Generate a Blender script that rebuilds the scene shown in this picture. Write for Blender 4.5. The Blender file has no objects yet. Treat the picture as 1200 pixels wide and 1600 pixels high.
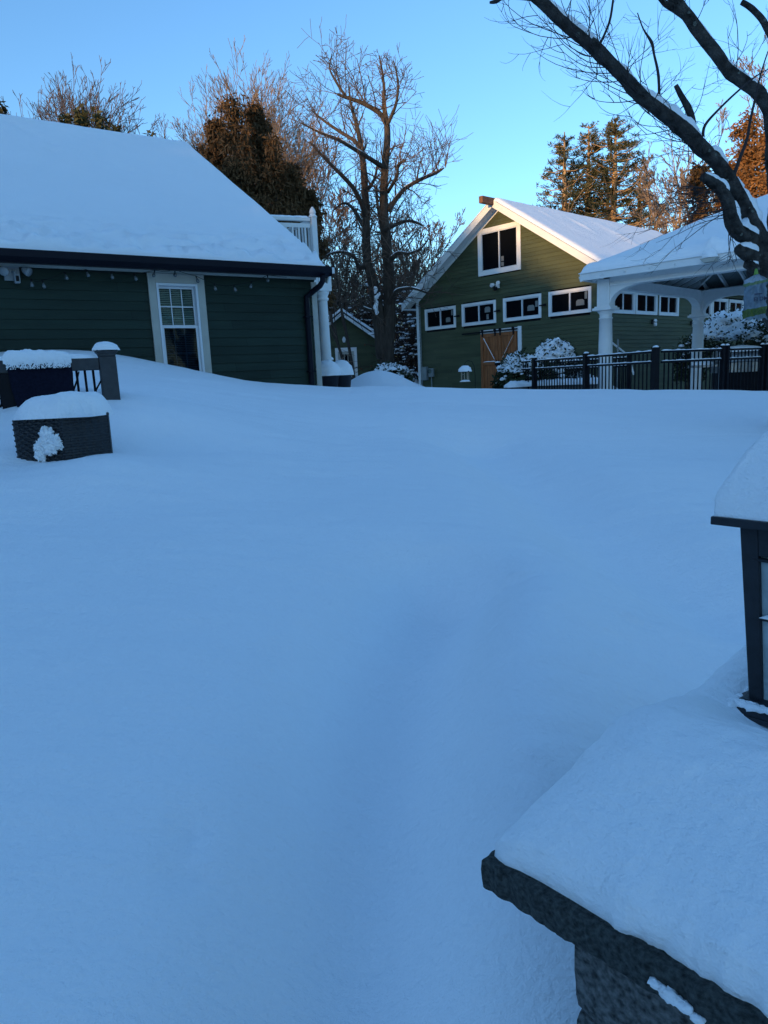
import bpy, math, random
from math import sin, cos, radians, pi, exp, sqrt, atan2
from mathutils import Vector, Matrix, noise as mnoise

scene = bpy.context.scene
COL = scene.collection
V3 = Vector
# ------------------------------------------------------------------ camera (eye = world origin)
F = 1120.0; PITCH = radians(10.53); ROLL = radians(-2.73)
fw = V3((0, cos(PITCH), -sin(PITCH))); up0 = V3((0, sin(PITCH), cos(PITCH))); rx0 = V3((1, 0, 0))
RX = rx0 * cos(ROLL) + up0 * sin(ROLL); UPV = -rx0 * sin(ROLL) + up0 * cos(ROLL)
cam = bpy.data.cameras.new("camera"); camo = bpy.data.objects.new("camera", cam); COL.objects.link(camo)
m = Matrix((RX, UPV, -fw)).transposed().to_4x4(); camo.matrix_world = m
cam.sensor_fit = 'VERTICAL'; cam.sensor_height = 36.0; cam.sensor_width = 27.0
cam.lens = F * 36.0 / 1600.0; cam.clip_start = 0.05; cam.clip_end = 2000
scene.camera = camo

def at(px, py, Y):
    """world point seen at photo pixel (px,py) at forward distance Y metres"""
    r = fw + RX * ((px - 600) / F) - UPV * ((py - 800) / F)
    return r * (Y / r.y)

def nz(x, y, z=0.0, s=1.0, o=3):
    return mnoise.fractal(V3((x * s, y * s, z * s)), 0.8, 2.1, o)

# ------------------------------------------------------------------ materials
def mat(name, col, rough=0.6, var=0.15, vscale=6.0, bump=0.15, bscale=40.0, spec=0.4, metal=0.0, stretch=(1, 1, 1), col2=None, detail=4.0, dist=0.01):
    M = bpy.data.materials.new(name); M.use_nodes = True
    nt = M.node_tree; N = nt.nodes; L = nt.links; bs = N['Principled BSDF']
    bs.inputs['Roughness'].default_value = rough; bs.inputs['Metallic'].default_value = metal
    bs.inputs['Specular IOR Level'].default_value = spec
    tc = N.new('ShaderNodeTexCoord'); mp = N.new('ShaderNodeMapping'); mp.inputs['Scale'].default_value = stretch
    L.new(tc.outputs['Object'], mp.inputs['Vector'])
    n1 = N.new('ShaderNodeTexNoise'); n1.inputs['Scale'].default_value = vscale; n1.inputs['Detail'].default_value = detail
    L.new(mp.outputs[0], n1.inputs['Vector'])
    mx = N.new('ShaderNodeMix'); mx.data_type = 'RGBA'
    rr = N.new('ShaderNodeMapRange'); rr.inputs['From Min'].default_value = 0.3; rr.inputs['From Max'].default_value = 0.7
    L.new(n1.outputs['Fac'], rr.inputs['Value']); L.new(rr.outputs[0], mx.inputs['Factor'])
    c1 = [c * (1 - var) for c in col]; c2 = [min(1, c * (1 + var)) for c in (col2 or col)]
    mx.inputs['A'].default_value = (*c1, 1); mx.inputs['B'].default_value = (*c2, 1)
    L.new(mx.outputs['Result'], bs.inputs['Base Color'])
    if bump > 0:
        n2 = N.new('ShaderNodeTexNoise'); n2.inputs['Scale'].default_value = bscale; n2.inputs['Detail'].default_value = 5
        L.new(mp.outputs[0], n2.inputs['Vector'])
        b = N.new('ShaderNodeBump'); b.inputs['Strength'].default_value = bump; b.inputs['Distance'].default_value = dist
        L.new(n2.outputs['Fac'], b.inputs['Height']); L.new(b.outputs[0], bs.inputs['Normal'])
    return M

def snow_mat(name, ripple=True, big=0.0):
    M = bpy.data.materials.new(name); M.use_nodes = True
    nt = M.node_tree; N = nt.nodes; L = nt.links; bs = N['Principled BSDF']
    bs.inputs['Base Color'].default_value = (0.83, 0.85, 0.87, 1); bs.inputs['Roughness'].default_value = 0.65
    bs.inputs['Specular IOR Level'].default_value = 0.25
    tc = N.new('ShaderNodeTexCoord')
    def noise(scale, st=(1, 1, 1), det=4, rot=0):
        mp = N.new('ShaderNodeMapping'); mp.inputs['Scale'].default_value = st; mp.inputs['Rotation'].default_value = (0, 0, rot)
        n = N.new('ShaderNodeTexNoise'); n.inputs['Scale'].default_value = scale; n.inputs['Detail'].default_value = det
        L.new(tc.outputs['Object'], mp.inputs['Vector']); L.new(mp.outputs[0], n.inputs['Vector']); return n.outputs['Fac']
    def bmp(h, s, d, prev=None):
        b = N.new('ShaderNodeBump'); b.inputs['Strength'].default_value = s; b.inputs['Distance'].default_value = d
        L.new(h, b.inputs['Height'])
        if prev: L.new(prev, b.inputs['Normal'])
        return b.outputs[0]
    p = bmp(noise(320, det=2), 0.5, 0.0035)
    p = bmp(noise(60, det=5), 0.5, 0.012, p)
    if ripple:
        p = bmp(noise(5.0, (0.35, 2.6, 1), 5, 0.25), 0.35, 0.022, p)
        p = bmp(noise(1.3, (0.6, 2.2, 1), 4, -0.35), 0.5, 0.05, p)
    if big: p = bmp(noise(7, det=5), big, 0.03, p)
    L.new(p, bs.inputs['Normal'])
    n = noise(1.1, det=5)
    mx = N.new('ShaderNodeMix'); mx.data_type = 'RGBA'; L.new(n, mx.inputs['Factor'])
    mx.inputs['A'].default_value = (0.86, 0.875, 0.89, 1); mx.inputs['B'].default_value = (0.91, 0.92, 0.93, 1)
    L.new(mx.outputs['Result'], bs.inputs['Base Color'])
    return M

SNOW = snow_mat('snow'); SNOWC = snow_mat('packed_snow', False, 0.5); SNOWR = snow_mat('roof_snow', False, 0.25)
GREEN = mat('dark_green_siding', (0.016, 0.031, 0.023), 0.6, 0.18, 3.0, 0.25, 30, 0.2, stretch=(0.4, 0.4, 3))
def boards(M, expo, z0):
    nt = M.node_tree; N = nt.nodes; L = nt.links; bs = N['Principled BSDF']; src = bs.inputs['Base Color'].links[0].from_socket
    tc = N.new('ShaderNodeTexCoord'); sx = N.new('ShaderNodeSeparateXYZ'); L.new(tc.outputs['Object'], sx.inputs[0])
    def mth(op, a, b=None, c=None):
        q = N.new('ShaderNodeMath'); q.operation = op
        for i, v in enumerate((a, b, c)):
            if v is None: continue
            if isinstance(v, (int, float)): q.inputs[i].default_value = v
            else: L.new(v, q.inputs[i])
        return q.outputs[0]
    row = mth('FLOOR', mth('DIVIDE', mth('SUBTRACT', sx.outputs['Z'], z0 - .001), expo))
    wn = N.new('ShaderNodeTexWhiteNoise'); wn.noise_dimensions = '1D'; L.new(row, wn.inputs['W'])
    xs = mth('ADD', mth('DIVIDE', mth('ADD', sx.outputs['X'], sx.outputs['Y']), 3.6), mth('MULTIPLY', wn.outputs['Value'], 7.0)); seg = mth('FLOOR', xs)
    w2 = N.new('ShaderNodeTexWhiteNoise'); w2.noise_dimensions = '2D'; cb = N.new('ShaderNodeCombineXYZ'); L.new(row, cb.inputs[0]); L.new(seg, cb.inputs[1]); L.new(cb.outputs[0], w2.inputs['Vector'])
    fr = mth('FRACT', xs); jt = mth('MULTIPLY', mth('LESS_THAN', fr, .0018), -.6)
    ns = N.new('ShaderNodeTexNoise'); ns.inputs['Scale'].default_value = .9; ns.inputs['Detail'].default_value = 6; L.new(tc.outputs['Object'], ns.inputs['Vector'])
    f = mth('ADD', mth('MULTIPLY_ADD', w2.outputs['Value'], .26, .75), jt); f = mth('ADD', f, mth('MULTIPLY', ns.outputs[0], .24))
    mv = N.new('ShaderNodeVectorMath'); mv.operation = 'SCALE'; L.new(src, mv.inputs[0]); L.new(f, mv.inputs['Scale']); L.new(mv.outputs[0], bs.inputs['Base Color'])
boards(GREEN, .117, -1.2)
GREENB = mat('olive_green_siding', (0.062, 0.073, 0.036), 0.6, 0.16, 2.0, 0.25, 30, 0.3, stretch=(0.4, 0.4, 3))
boards(GREENB, .1145, -1.4)
CREAM = mat('cream_trim', (0.40, 0.39, 0.34), 0.55, 0.08, 5, 0.1)
WHITE = mat('white_paint', (0.74, 0.74, 0.72), 0.5, 0.05, 4, 0.08)
VINYL = mat('white_vinyl', (0.62, 0.64, 0.66), 0.35, 0.03, 4, 0.0)
NAVY = mat('dark_gutter', (0.005, 0.006, 0.012), 0.5, 0.1, 4, 0.05, 20, 0.15)
BLACK = mat('black_metal', (0.005, 0.005, 0.008), 0.55, 0.2, 12, 0.1, 60, 0.15)
CLOTH = mat('dark_mat', (0.008, 0.009, 0.02), 0.95, 0.25, 60, 0.5, 200, 0.1)
GREYW = mat('grey_composite', (0.045, 0.047, 0.050), 0.6, 0.15, 20, 0.2, 60, 0.3)
SHADOWP = mat('dark_interior', (0.004, 0.005, 0.006), 0.9, 0.1, 2, 0)
BLIND = mat('window_blind', (0.50, 0.54, 0.51), 0.6, 0.08, 4, 0)
SHINGLE = mat('dark_shingle', (0.04, 0.04, 0.045), 0.9, 0.3, 20, 0.4)
WOODD = mat('barn_door_wood', (0.28, 0.095, 0.032), 0.6, 0.35, 5, 0.3, 30, 0.3, stretch=(6, 6, 0.6))
WOODB = mat('beam_wood', (0.16, 0.075, 0.04), 0.7, 0.3, 8, 0.3, 40, 0.3)
METERG = mat('meter_grey', (0.20, 0.23, 0.23), 0.45, 0.08, 5, 0)
STEEL = mat('grill_steel', (0.32, 0.34, 0.36), 0.32, 0.1, 6, 0.05, metal=0.7)
BARK = mat('near_bark', (0.026, 0.023, 0.021), 0.9, 0.45, 14, 1.0, 38, 0.15, col2=(0.055, 0.05, 0.045), dist=0.035)
def add_lichen(M):
    nt = M.node_tree; N = nt.nodes; L = nt.links; bs = N['Principled BSDF']; src = bs.inputs['Base Color'].links[0].from_socket
    tc = N.new('ShaderNodeTexCoord'); v = N.new('ShaderNodeTexVoronoi'); v.inputs['Scale'].default_value = 9; L.new(tc.outputs['Object'], v.inputs['Vector'])
    n = N.new('ShaderNodeTexNoise'); n.inputs['Scale'].default_value = 30; L.new(tc.outputs['Object'], n.inputs['Vector'])
    a = N.new('ShaderNodeMath'); a.operation = 'MULTIPLY_ADD'; a.inputs[1].default_value = .25; L.new(n.outputs[0], a.inputs[0]); L.new(v.outputs['Distance'], a.inputs[2])
    c = N.new('ShaderNodeMath'); c.operation = 'LESS_THAN'; c.inputs[1].default_value = .25; L.new(a.outputs[0], c.inputs[0])
    m = N.new('ShaderNodeMix'); m.data_type = 'RGBA'; L.new(c.outputs[0], m.inputs['Factor']); L.new(src, m.inputs['A']); m.inputs['B'].default_value = (.12, .13, .11, 1); L.new(m.outputs['Result'], bs.inputs['Base Color'])
add_lichen(BARK)
LICHEN = mat('lichen', (0.18, 0.2, 0.17), 0.95, 0.2, 30, 0.5)
BARK2 = mat('grey_brown_bark', (0.060, 0.046, 0.036), 0.9, 0.35, 5, 0.8, 12, 0.2, stretch=(3, 3, 0.7), dist=0.04)
TWIG = mat('fine_twigs', (0.10, 0.068, 0.050), 0.9, 0.3, 1, 0)
TWIGP = mat('pale_twigs', (0.20, 0.14, 0.10), 0.9, 0.25, 1, 0)
TWIGN = mat('near_twigs', (0.030, 0.022, 0.022), 0.8, 0.2, 3, 0)
BRUSH = mat('brush_twigs', (0.055, 0.035, 0.026), 0.95, 0.4, 0.6, 0)
PINEB = mat('pine_trunk_bark', (0.34, 0.22, 0.12), 0.9, 0.3, 3, 0.5, 14, 0.2, dist=0.03)
STONE = mat('weathered_stone', (0.035, 0.038, 0.038), 0.9, 0.3, 110, 1.0, 200, 0.25, col2=(0.15, 0.155, 0.15), dist=0.008, detail=12)
SLAB = mat('slate_slab', (0.014, 0.019, 0.018), 0.85, 0.3, 150, 1.0, 260, 0.3, col2=(0.06, 0.068, 0.064), dist=0.006, detail=12)
LANT = mat('lantern_black_paint', (0.012, 0.015, 0.02), 0.55, 0.3, 40, 0.4, 120, 0.4, dist=0.003)
POT = mat('black_pot', (0.012, 0.013, 0.02), 0.6, 0.1, 10, 0.1)
BULBM = mat('bulb_glass', (0.10, 0.115, 0.12), 0.15, 0.05, 5, 0, spec=0.8)
PLASTW = mat('white_plastic', (0.25, 0.28, 0.30), 0.4, 0.04, 5, 0)
PAPER = mat('window_paper', (0.19, 0.20, 0.19), 0.8, 0.08, 6, 0)
CEDARP = mat('feeder_cedar', (0.32, 0.26, 0.19), 0.7, 0.2, 12, 0.2)

def leafmat(name, a, b, sc=1.2):
    M = mat(name, a, 0.8, 0.25, sc, 0, col2=b, spec=0.15, detail=6); return M
CEDAR = leafmat('cedar_foliage', (0.034, 0.030, 0.014), (0.12, 0.066, 0.030), 0.7)
PINE = leafmat('pine_needles', (0.030, 0.040, 0.018), (0.075, 0.070, 0.032), 1.0)
OAKL = leafmat('rusty_leaves', (0.15, 0.068, 0.026), (0.26, 0.125, 0.045), 0.8)
GRNB = leafmat('bush_leaves', (0.018, 0.030, 0.014), (0.045, 0.055, 0.028), 5)
DARKG = leafmat('dark_evergreen', (0.018, 0.026, 0.014), (0.05, 0.046, 0.024), 1.5)

def glassmat(name, tint=(1, 1, 1), base=None, refl=1.45):
    M = bpy.data.materials.new(name); M.use_nodes = True; nt = M.node_tree; N = nt.nodes; L = nt.links
    out = N['Material Output']; bs = N['Principled BSDF']
    if base:
        bs.inputs['Base Color'].default_value = (*base, 1); bs.inputs['Roughness'].default_value = 0.06; bs.inputs['IOR'].default_value = refl; bs.inputs['Specular IOR Level'].default_value = .12
        n = N.new('ShaderNodeTexNoise'); n.inputs['Scale'].default_value = 1.2
        b = N.new('ShaderNodeBump'); b.inputs['Strength'].default_value = 0.05; L.new(n.outputs[0], b.inputs['Height']); L.new(b.outputs[0], bs.inputs['Normal'])
        return M
    tr = N.new('ShaderNodeBsdfTransparent'); tr.inputs[0].default_value = (*tint, 1)
    gl = N.new('ShaderNodeBsdfGlossy'); gl.inputs['Roughness'].default_value = 0.04
    fr = N.new('ShaderNodeFresnel'); fr.inputs[0].default_value = refl
    mx = N.new('ShaderNodeMixShader'); L.new(fr.outputs[0], mx.inputs[0]); L.new(tr.outputs[0], mx.inputs[1]); L.new(gl.outputs[0], mx.inputs[2])
    L.new(mx.outputs[0], out.inputs['Surface']); return M
GLASSD = glassmat('dark_glass', base=(0.004, 0.005, 0.007), refl=1.38)
GLASSC = glassmat('clear_glass', (0.75, 0.82, 0.8), refl=1.25)
GLASSB = glassmat('screen_glass', (0.40, 0.47, 0.53), refl=1.25)
FROST = mat('frosted_glass', (0.36, 0.44, 0.45), 0.5, 0.3, 14, 0.3, 60, 0.4)

# ------------------------------------------------------------------ mesh builder
class MB:
    def __init__(s): s.v = []; s.f = []
    def box(s, x0, y0, z0, x1, y1, z1):
        b = len(s.v)
        s.v += [(x, y, z) for z in (z0, z1) for y in (y0, y1) for x in (x0, x1)]
        s.f += [tuple(b + i for i in q) for q in ((0, 2, 3, 1), (4, 5, 7, 6), (0, 1, 5, 4), (2, 6, 7, 3), (0, 4, 6, 2), (1, 3, 7, 5))]
        return s
    def bar(s, a, b, w, h, upv=(0, 0, 1)):
        a = V3(a); b = V3(b); d = (b - a).normalized(); u = V3(upv); sd = d.cross(u)
        if sd.length < 1e-4: sd = d.cross(V3((1, 0, 0)))
        sd.normalize(); u = sd.cross(d).normalized(); k = len(s.v)
        for p in (a, b):
            for su, sh in ((-1, -1), (1, -1), (1, 1), (-1, 1)):
                s.v.append(tuple(p + sd * (su * w / 2) + u * (sh * h / 2)))
        s.f += [(k, k + 1, k + 2, k + 3), (k + 7, k + 6, k + 5, k + 4)] + [(k + i, k + 4 + i, k + 4 + (i + 1) % 4, k + (i + 1) % 4) for i in range(4)]
        return s
    def tube(s, pts, rad, n=8, cap=True, rough=0.0, seed=0.0):
        pts = [V3(p) for p in pts]; m_ = len(pts)
        if isinstance(rad, (int, float)): rad = [rad] * m_
        k = len(s.v); prev = None
        for i, p in enumerate(pts):
            d = (pts[min(i + 1, m_ - 1)] - pts[max(i - 1, 0)])
            if d.length < 1e-9: d = V3((0, 0, 1))
            d.normalize()
            if prev is None:
                a = d.cross(V3((0.13, 0.37, 0.92))); a = a if a.length > 1e-3 else d.cross(V3((1, 0, 0)))
            else: a = prev - d * prev.dot(d)
            a.normalize(); prev = a; c = d.cross(a)
            for j in range(n):
                t = 2 * pi * j / n; r = rad[i]
                q = a * cos(t) + c * sin(t)
                if rough: r *= 1 + rough * nz(p.x + q.x * .3 + seed, p.y + q.y * .3, p.z + q.z * .3, 4.0, 3)
                w = p + q * r; s.v.append((w.x, w.y, w.z))
        for i in range(m_ - 1):
            for j in range(n):
                a0 = k + i * n + j; a1 = k + i * n + (j + 1) % n
                s.f.append((a0, a1, a1 + n, a0 + n))
        if cap and n > 3:
            s.f.append(tuple(k + j for j in range(n))[::-1]); s.f.append(tuple(k + (m_ - 1) * n + j for j in range(n)))
        return s
    def lathe(s, cx, cy, prof, n=16, sq=False):
        k = len(s.v)
        for (r, z) in prof:
            for j in range(n):
                t = 2 * pi * (j + .5) / n; s.v.append((cx + r * cos(t), cy + r * sin(t), z))
        for i in range(len(prof) - 1):
            for j in range(n):
                a0 = k + i * n + j; a1 = k + i * n + (j + 1) % n; s.f.append((a0, a1, a1 + n, a0 + n))
        s.f.append(tuple(k + j for j in range(n))[::-1]); s.f.append(tuple(k + (len(prof) - 1) * n + j for j in range(n)))
        return s
    def poly(s, pts):
        k = len(s.v); s.v += [tuple(p) for p in pts]; s.f.append(tuple(range(k, k + len(pts)))); return s
    def prism(s, poly, d):
        """extrude closed polygon (3d pts) by vector d"""
        k = len(s.v); n = len(poly); d = V3(d)
        s.v += [tuple(V3(p)) for p in poly] + [tuple(V3(p) + d) for p in poly]
        s.f.append(tuple(range(k, k + n))[::-1]); s.f.append(tuple(range(k + n, k + 2 * n)))
        s.f += [(k + i, k + (i + 1) % n, k + n + (i + 1) % n, k + n + i) for i in range(n)]
        return s
    def leaf(s, p, sz, rng, droop=0.0, asp=0.5):
        a = rng.uniform(0, 2 * pi); e = rng.uniform(-0.9, 0.9) - droop
        d = V3((cos(a) * cos(e), sin(a) * cos(e), sin(e))); b = d.cross(V3((rng.uniform(-1, 1), rng.uniform(-1, 1), rng.uniform(-1, 1)))).normalized()
        k = len(s.v); l = sz * rng.uniform(.6, 1.3)
        q = p + d * l
        s.v += [tuple(p - b * l * asp * .5 * .3), tuple(p + d * l * .5 - b * l * asp * .5), tuple(q), tuple(p + d * l * .5 + b * l * asp * .5)]
        s.f.append((k, k + 1, k + 2, k + 3))

def obj(name, mb, m_, parent=None, smooth=False, bevel=0.0, label=None):
    me = bpy.data.meshes.new(name); me.from_pydata(mb.v, [], mb.f); me.update()
    if smooth: me.polygons.foreach_set('use_smooth', [True] * len(me.polygons))
    me.materials.append(m_)
    o = bpy.data.objects.new(name, me); COL.objects.link(o)
    if parent: o.parent = parent
    if bevel:
        md = o.modifiers.new('bevel', 'BEVEL'); md.width = bevel; md.segments = 2; md.limit_method = 'ANGLE'; md.angle_limit = 0.7
    if label: o['label'] = label
    return o

def tag(o, label=None, cat=None, group=None, kind=None):
    if label: o['label'] = label
    if cat: o['category'] = cat
    if group: o['group'] = group
    if kind: o['kind'] = kind
    return o

def thing(name, loc, rz, label, cat, group=None):
    o = bpy.data.objects.new(name, None); COL.objects.link(o); o.location = loc; o.rotation_euler = (0, 0, rz)
    o.empty_display_size = 0.3
    return tag(o, label, cat, group)

def dup_tree(o, parent=None):
    c = o.copy(); COL.objects.link(c)
    if parent: c.parent = parent
    for ch in list(o.children): dup_tree(ch, c)
    return c

# irregular axis with fine samples at both ends
def axis(a, b, n, e=(0, .008, .02, .04, .07, .11, .16)):
    L_ = b - a; e = [x for x in e if x < L_ * .3]
    lo = [a + x for x in e]; hi = [b - x for x in e][::-1]
    s0, s1 = lo[-1], hi[0]
    return lo + [s0 + (s1 - s0) * i / n for i in range(1, n)] + hi

def hfield(name, xs, ys, top, bot, m_, parent=None):
    mb = MB(); nx, ny = len(xs), len(ys)
    for y in ys:
        for x in xs: mb.v.append((x, y, top(x, y)))
    for j in range(ny - 1):
        for i in range(nx - 1):
            a = j * nx + i; mb.f.append((a, a + 1, a + nx + 1, a + nx))
    ring = [(i, 0) for i in range(nx)] + [(nx - 1, j) for j in range(1, ny)] + [(i, ny - 1) for i in range(nx - 2, -1, -1)] + [(0, j) for j in range(ny - 2, 0, -1)]
    k = len(mb.v)
    for (i, j) in ring: mb.v.append((xs[i], ys[j], bot(xs[i], ys[j])))
    n = len(ring)
    for t in range(n):
        a = ring[t][1] * nx + ring[t][0]; b = ring[(t + 1) % n][1] * nx + ring[(t + 1) % n][0]
        mb.f.append((a, k + t, k + (t + 1) % n, b))
    return obj(name, mb, m_, parent, True)

def edge(d, w):  # rounded rise from an edge, d distance from it
    return 1.0 if d >= w else sqrt(max(0.0, 1 - (1 - max(d, 0) / w) ** 2))

def snow_strip(name, a, b, w, h, m_, parent, seed=0, amp=.3):
    """lumpy snow lying on a rail from a to b (local coords)"""
    a = V3(a); b = V3(b); L_ = (b - a).length; d = (b - a) / L_; sd = d.cross(V3((0, 0, 1))).normalized()
    n = max(6, int(L_ / .035)); mb = MB(); prof = 7
    for i in range(n + 1):
        t = i / n; p = a + (b - a) * t; hh = h * (1 + amp * nz(t * L_ * 9 + seed, seed, 0, 1, 2)) * (edge(t * L_, .03) * edge((1 - t) * L_, .03) + .02)
        ww = w * (1 + .12 * nz(t * L_ * 7 + seed, 5, 0, 1, 2))
        for j in range(prof):
            u = -1 + 2 * j / (prof - 1); z = hh * (1 - u * u) ** .5
            mb.v.append(tuple(p + sd * (u * ww / 2) + V3((0, 0, z))))
    for i in range(n):
        for j in range(prof - 1):
            q = i * prof + j; mb.f.append((q, q + 1, q + 1 + prof, q + prof))
    return obj(name, mb, m_, parent, True)

def dome(mb, cx, cy, cz, rx_, ry_, rz_, seed=0, amp=.12, nu=28, nv=10, low=-0.15, fr=2.5):
    k = len(mb.v)
    for j in range(nv + 1):
        e = low * pi / 2 + (pi / 2 - low * pi / 2) * j / nv
        for i in range(nu):
            t = 2 * pi * i / nu; d = V3((cos(t) * cos(e), sin(t) * cos(e), sin(e)))
            r = 1 + amp * nz(d.x * fr + seed, d.y * fr + seed * 1.7, d.z * fr, 1, 4)
            mb.v.append((cx + d.x * rx_ * r, cy + d.y * ry_ * r, cz + d.z * rz_ * r))
    for j in range(nv):
        for i in range(nu):
            a = k + j * nu + i; b = k + j * nu + (i + 1) % nu; mb.f.append((a, b, b + nu, a + nu))
    return mb

# ------------------------------------------------------------------ ground
HX = V3((sin(radians(55.4)), cos(radians(55.4)), 0)); HY = V3((-HX.y, HX.x, 0)); W0 = V3((-2.68, 10.0, 0))
VAL = [(-.10, .4), (-.10, 1.05), (-.08, 1.3), (-.05, 1.65), (.03, 2.15), (.20, 2.7)]
VAL2 = [(.75, 5.6), (.95, 4.6), (1.02, 3.9), (1.12, 3.3), (1.35, 2.8)]
def clampf(x, a, b): return a if x < a else b if x > b else x
def ss(x, a, b):
    t = clampf((x - a) / (b - a), 0, 1); return t * t * (3 - 2 * t)
def g2(x, y, cx, cy, sx, sy, r=0.0):
    dx, dy = x - cx, y - cy; c, s = cos(r), sin(r); u = (dx * c + dy * s) / sx; v = (-dx * s + dy * c) / sy
    q = u * u + v * v
    return exp(-q / 2) if q < 40 else 0.0
def segdist(x, y, P):
    best = 1e9; side = 0
    for (x0, y0), (x1, y1) in zip(P[:-1], P[1:]):
        dx, dy = x1 - x0, y1 - y0; t = clampf(((x - x0) * dx + (y - y0) * dy) / (dx * dx + dy * dy), 0, 1)
        ex, ey = x - x0 - dx * t, y - y0 - dy * t; d = sqrt(ex * ex + ey * ey)
        if d < best: best = d; side = 1 if (dx * ey - dy * ex) < 0 else -1
    return best, side
def ground(x, y):
    xc = clampf(x, -6, 9)
    zc = -.118 - .0535 * xc
    yc = 9.4 + 1.3 * ss(-x, -.6, .6)
    zn = -1.14 - .15 * clampf(x, -3, 2)
    if y < yc:
        t = clampf(1 - y / yc, 0, 1.15)
        z = zc + (zn - zc) * t ** 1.35
        # the surface stays just under the sight line near the crest
    else:
        d = y - yc
        far = -.42 if x < 2.2 else -.42 - .62 * ss(x, 2.2, 4.2)
        z = zc + (far - zc) * ss(d, .35, 4.5)
    z += .20 * g2(x, y, -2.35, 6.3, 1.0, 1.3) + .15 * g2(x, y, -2.15, 5.35, .9, .42) + .50 * g2(x, y, -4.15, 9.1, 1.35, 1.1, .6) + .10 * g2(x, y, -2.2, 8.3, 1.2, 1.2)
    # wind scoop by the wicker chair and the hump beside it
    z += -.05 * g2(x, y, -1.42, 4.75, .35, .28) + .055 * g2(x, y, -.95, 4.35, .42, .3, .3) + .03 * g2(x, y, -1.75, 3.85, .5, .18)
    z += .055 * g2(x, y, -1.58, 4.08, .2, .25) - .035 * g2(x, y, -2.12, 4.0, .2, .2)
    z += .035 * g2(x, y, .1, 6.6, 1.4, .5, .15) - .03 * g2(x, y, 1.6, 7.6, 1.6, .45, .1)
    # shallow trough running away from the camera and the rise on its right
    d, sd = segdist(x, y, VAL)
    z -= .215 * exp(-(d / (.18 + .03 * y)) ** 2)
    if y > 1.5 and y < 8:
        d, sd = segdist(x, y, VAL2); z -= .17 * exp(-(d / .36) ** 2)
    z += .12 * g2(x, y, .42, 2.05, .20, .62, -.25) + .06 * g2(x, y, -.75, 2.1, .45, .9, .1) + .06 * g2(x, y, .05, 3.6, .5, .5)
    z += .05 * g2(x, y, 2.6, 4.6, 1.1, .5, -.5) - .05 * g2(x, y, 1.9, 5.4, .9, .4, -.4)
    # mounds beyond the crest
    z += .60 * g2(x, y, -.02, 16.3, .72, 1.3) + .85 * g2(x, y, 1.02, 26.8, .26, 1.0) + .35 * g2(x, y, 6.1, 16.0, 1.2, 1.0) + 1.05 * g2(x, y, 4.75, 18.3, 1.0, .8)
    z += .45 * g2(x, y, -.9, 13.6, .25, .4) + .5 * g2(x, y, 7.9, 13.9, .5, .45)
    z += .62 * ss(y, 27, 34) * (1 if x < 3 else 0.6) + 2.0 * ss(y, 45, 90)
    r = sqrt(x * x + y * y)
    z += .030 * nz(x, y, 0, .55, 3) * ss(r, .6, 3) + .010 * nz(x * .5, y * 1.6, 3, 2.2, 3) * ss(r, 1.2, 3)
    if y > 8.2 and y < 12: z -= .012
    if r > 1.2:
        z += .006 * nz(x * .7, y * 1.8, 8, 6, 2) * (1 - ss(r, 6, 9))
    if r < 6:
        q = nz(x * 1.1, y * 1.6, 21, 9.0, 3); z += .004 * q * ss(r, .7, 1.6)
        z += .020 * g2(x, y, .50, 2.72, .035, .02, .2) - .014 * g2(x, y, .53, 2.66, .05, .025) + .022 * g2(x, y, .83, 2.42, .05, .018, -.3) - .016 * g2(x, y, .86, 2.36, .06, .02, -.3)
        z += .012 * g2(x, y, -.9, 2.9, .03, .03) - .012 * g2(x, y, -.2, 3.3, .05, .03) + .015 * g2(x, y, .33, 1.55, .02, .03) - .02 * g2(x, y, -.42, 1.24, .03, .02)
    # small pock marks and a footprint-like dent
    z -= .028 * g2(x, y, -.435, 1.33, .022, .055, .2) + .02 * g2(x, y, 1.25, 8.15, .26, .16) - .018 * g2(x, y, 1.2, 7.9, .3, .12)
    return z

def build_ground():
    mb = MB(); nx, ny = 520, 640
    kx, ky = 4.7, 4.8
    xs = [.4 + 75 * math.sinh(kx * (2 * i / nx - 1)) / math.sinh(kx) for i in range(nx + 1)]
    ys = []
    y0 = 2.0
    for j in range(ny + 1):
        J0 = 230; t = (j - J0) / (ny - J0) if j > J0 else (j - J0) / J0
        ys.append(y0 + (130 * math.sinh(ky * t) / math.sinh(ky) if t > 0 else 30 * math.sinh(3.4 * t) / math.sinh(3.4)))
    for y in ys:
        for x in xs: mb.v.append((x, y, ground(x, y)))
    n1 = nx + 1
    for j in range(ny):
        for i in range(nx):
            a = j * n1 + i; mb.f.append((a, a + 1, a + n1 + 1, a + n1))
    o = obj('snow_ground', mb, SNOW, None, True); tag(o, kind='structure')
    # far snow field to the horizon
    mb = MB(); R_ = 1500; k = 48
    pts = []
    for i in range(k):
        t = 2 * pi * i / k; pts.append((R_ * cos(t), R_ * sin(t), -1.9))
    mb.poly(pts); o = obj('far_snow_field', mb, SNOW); tag(o, kind='structure')
build_ground()

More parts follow.
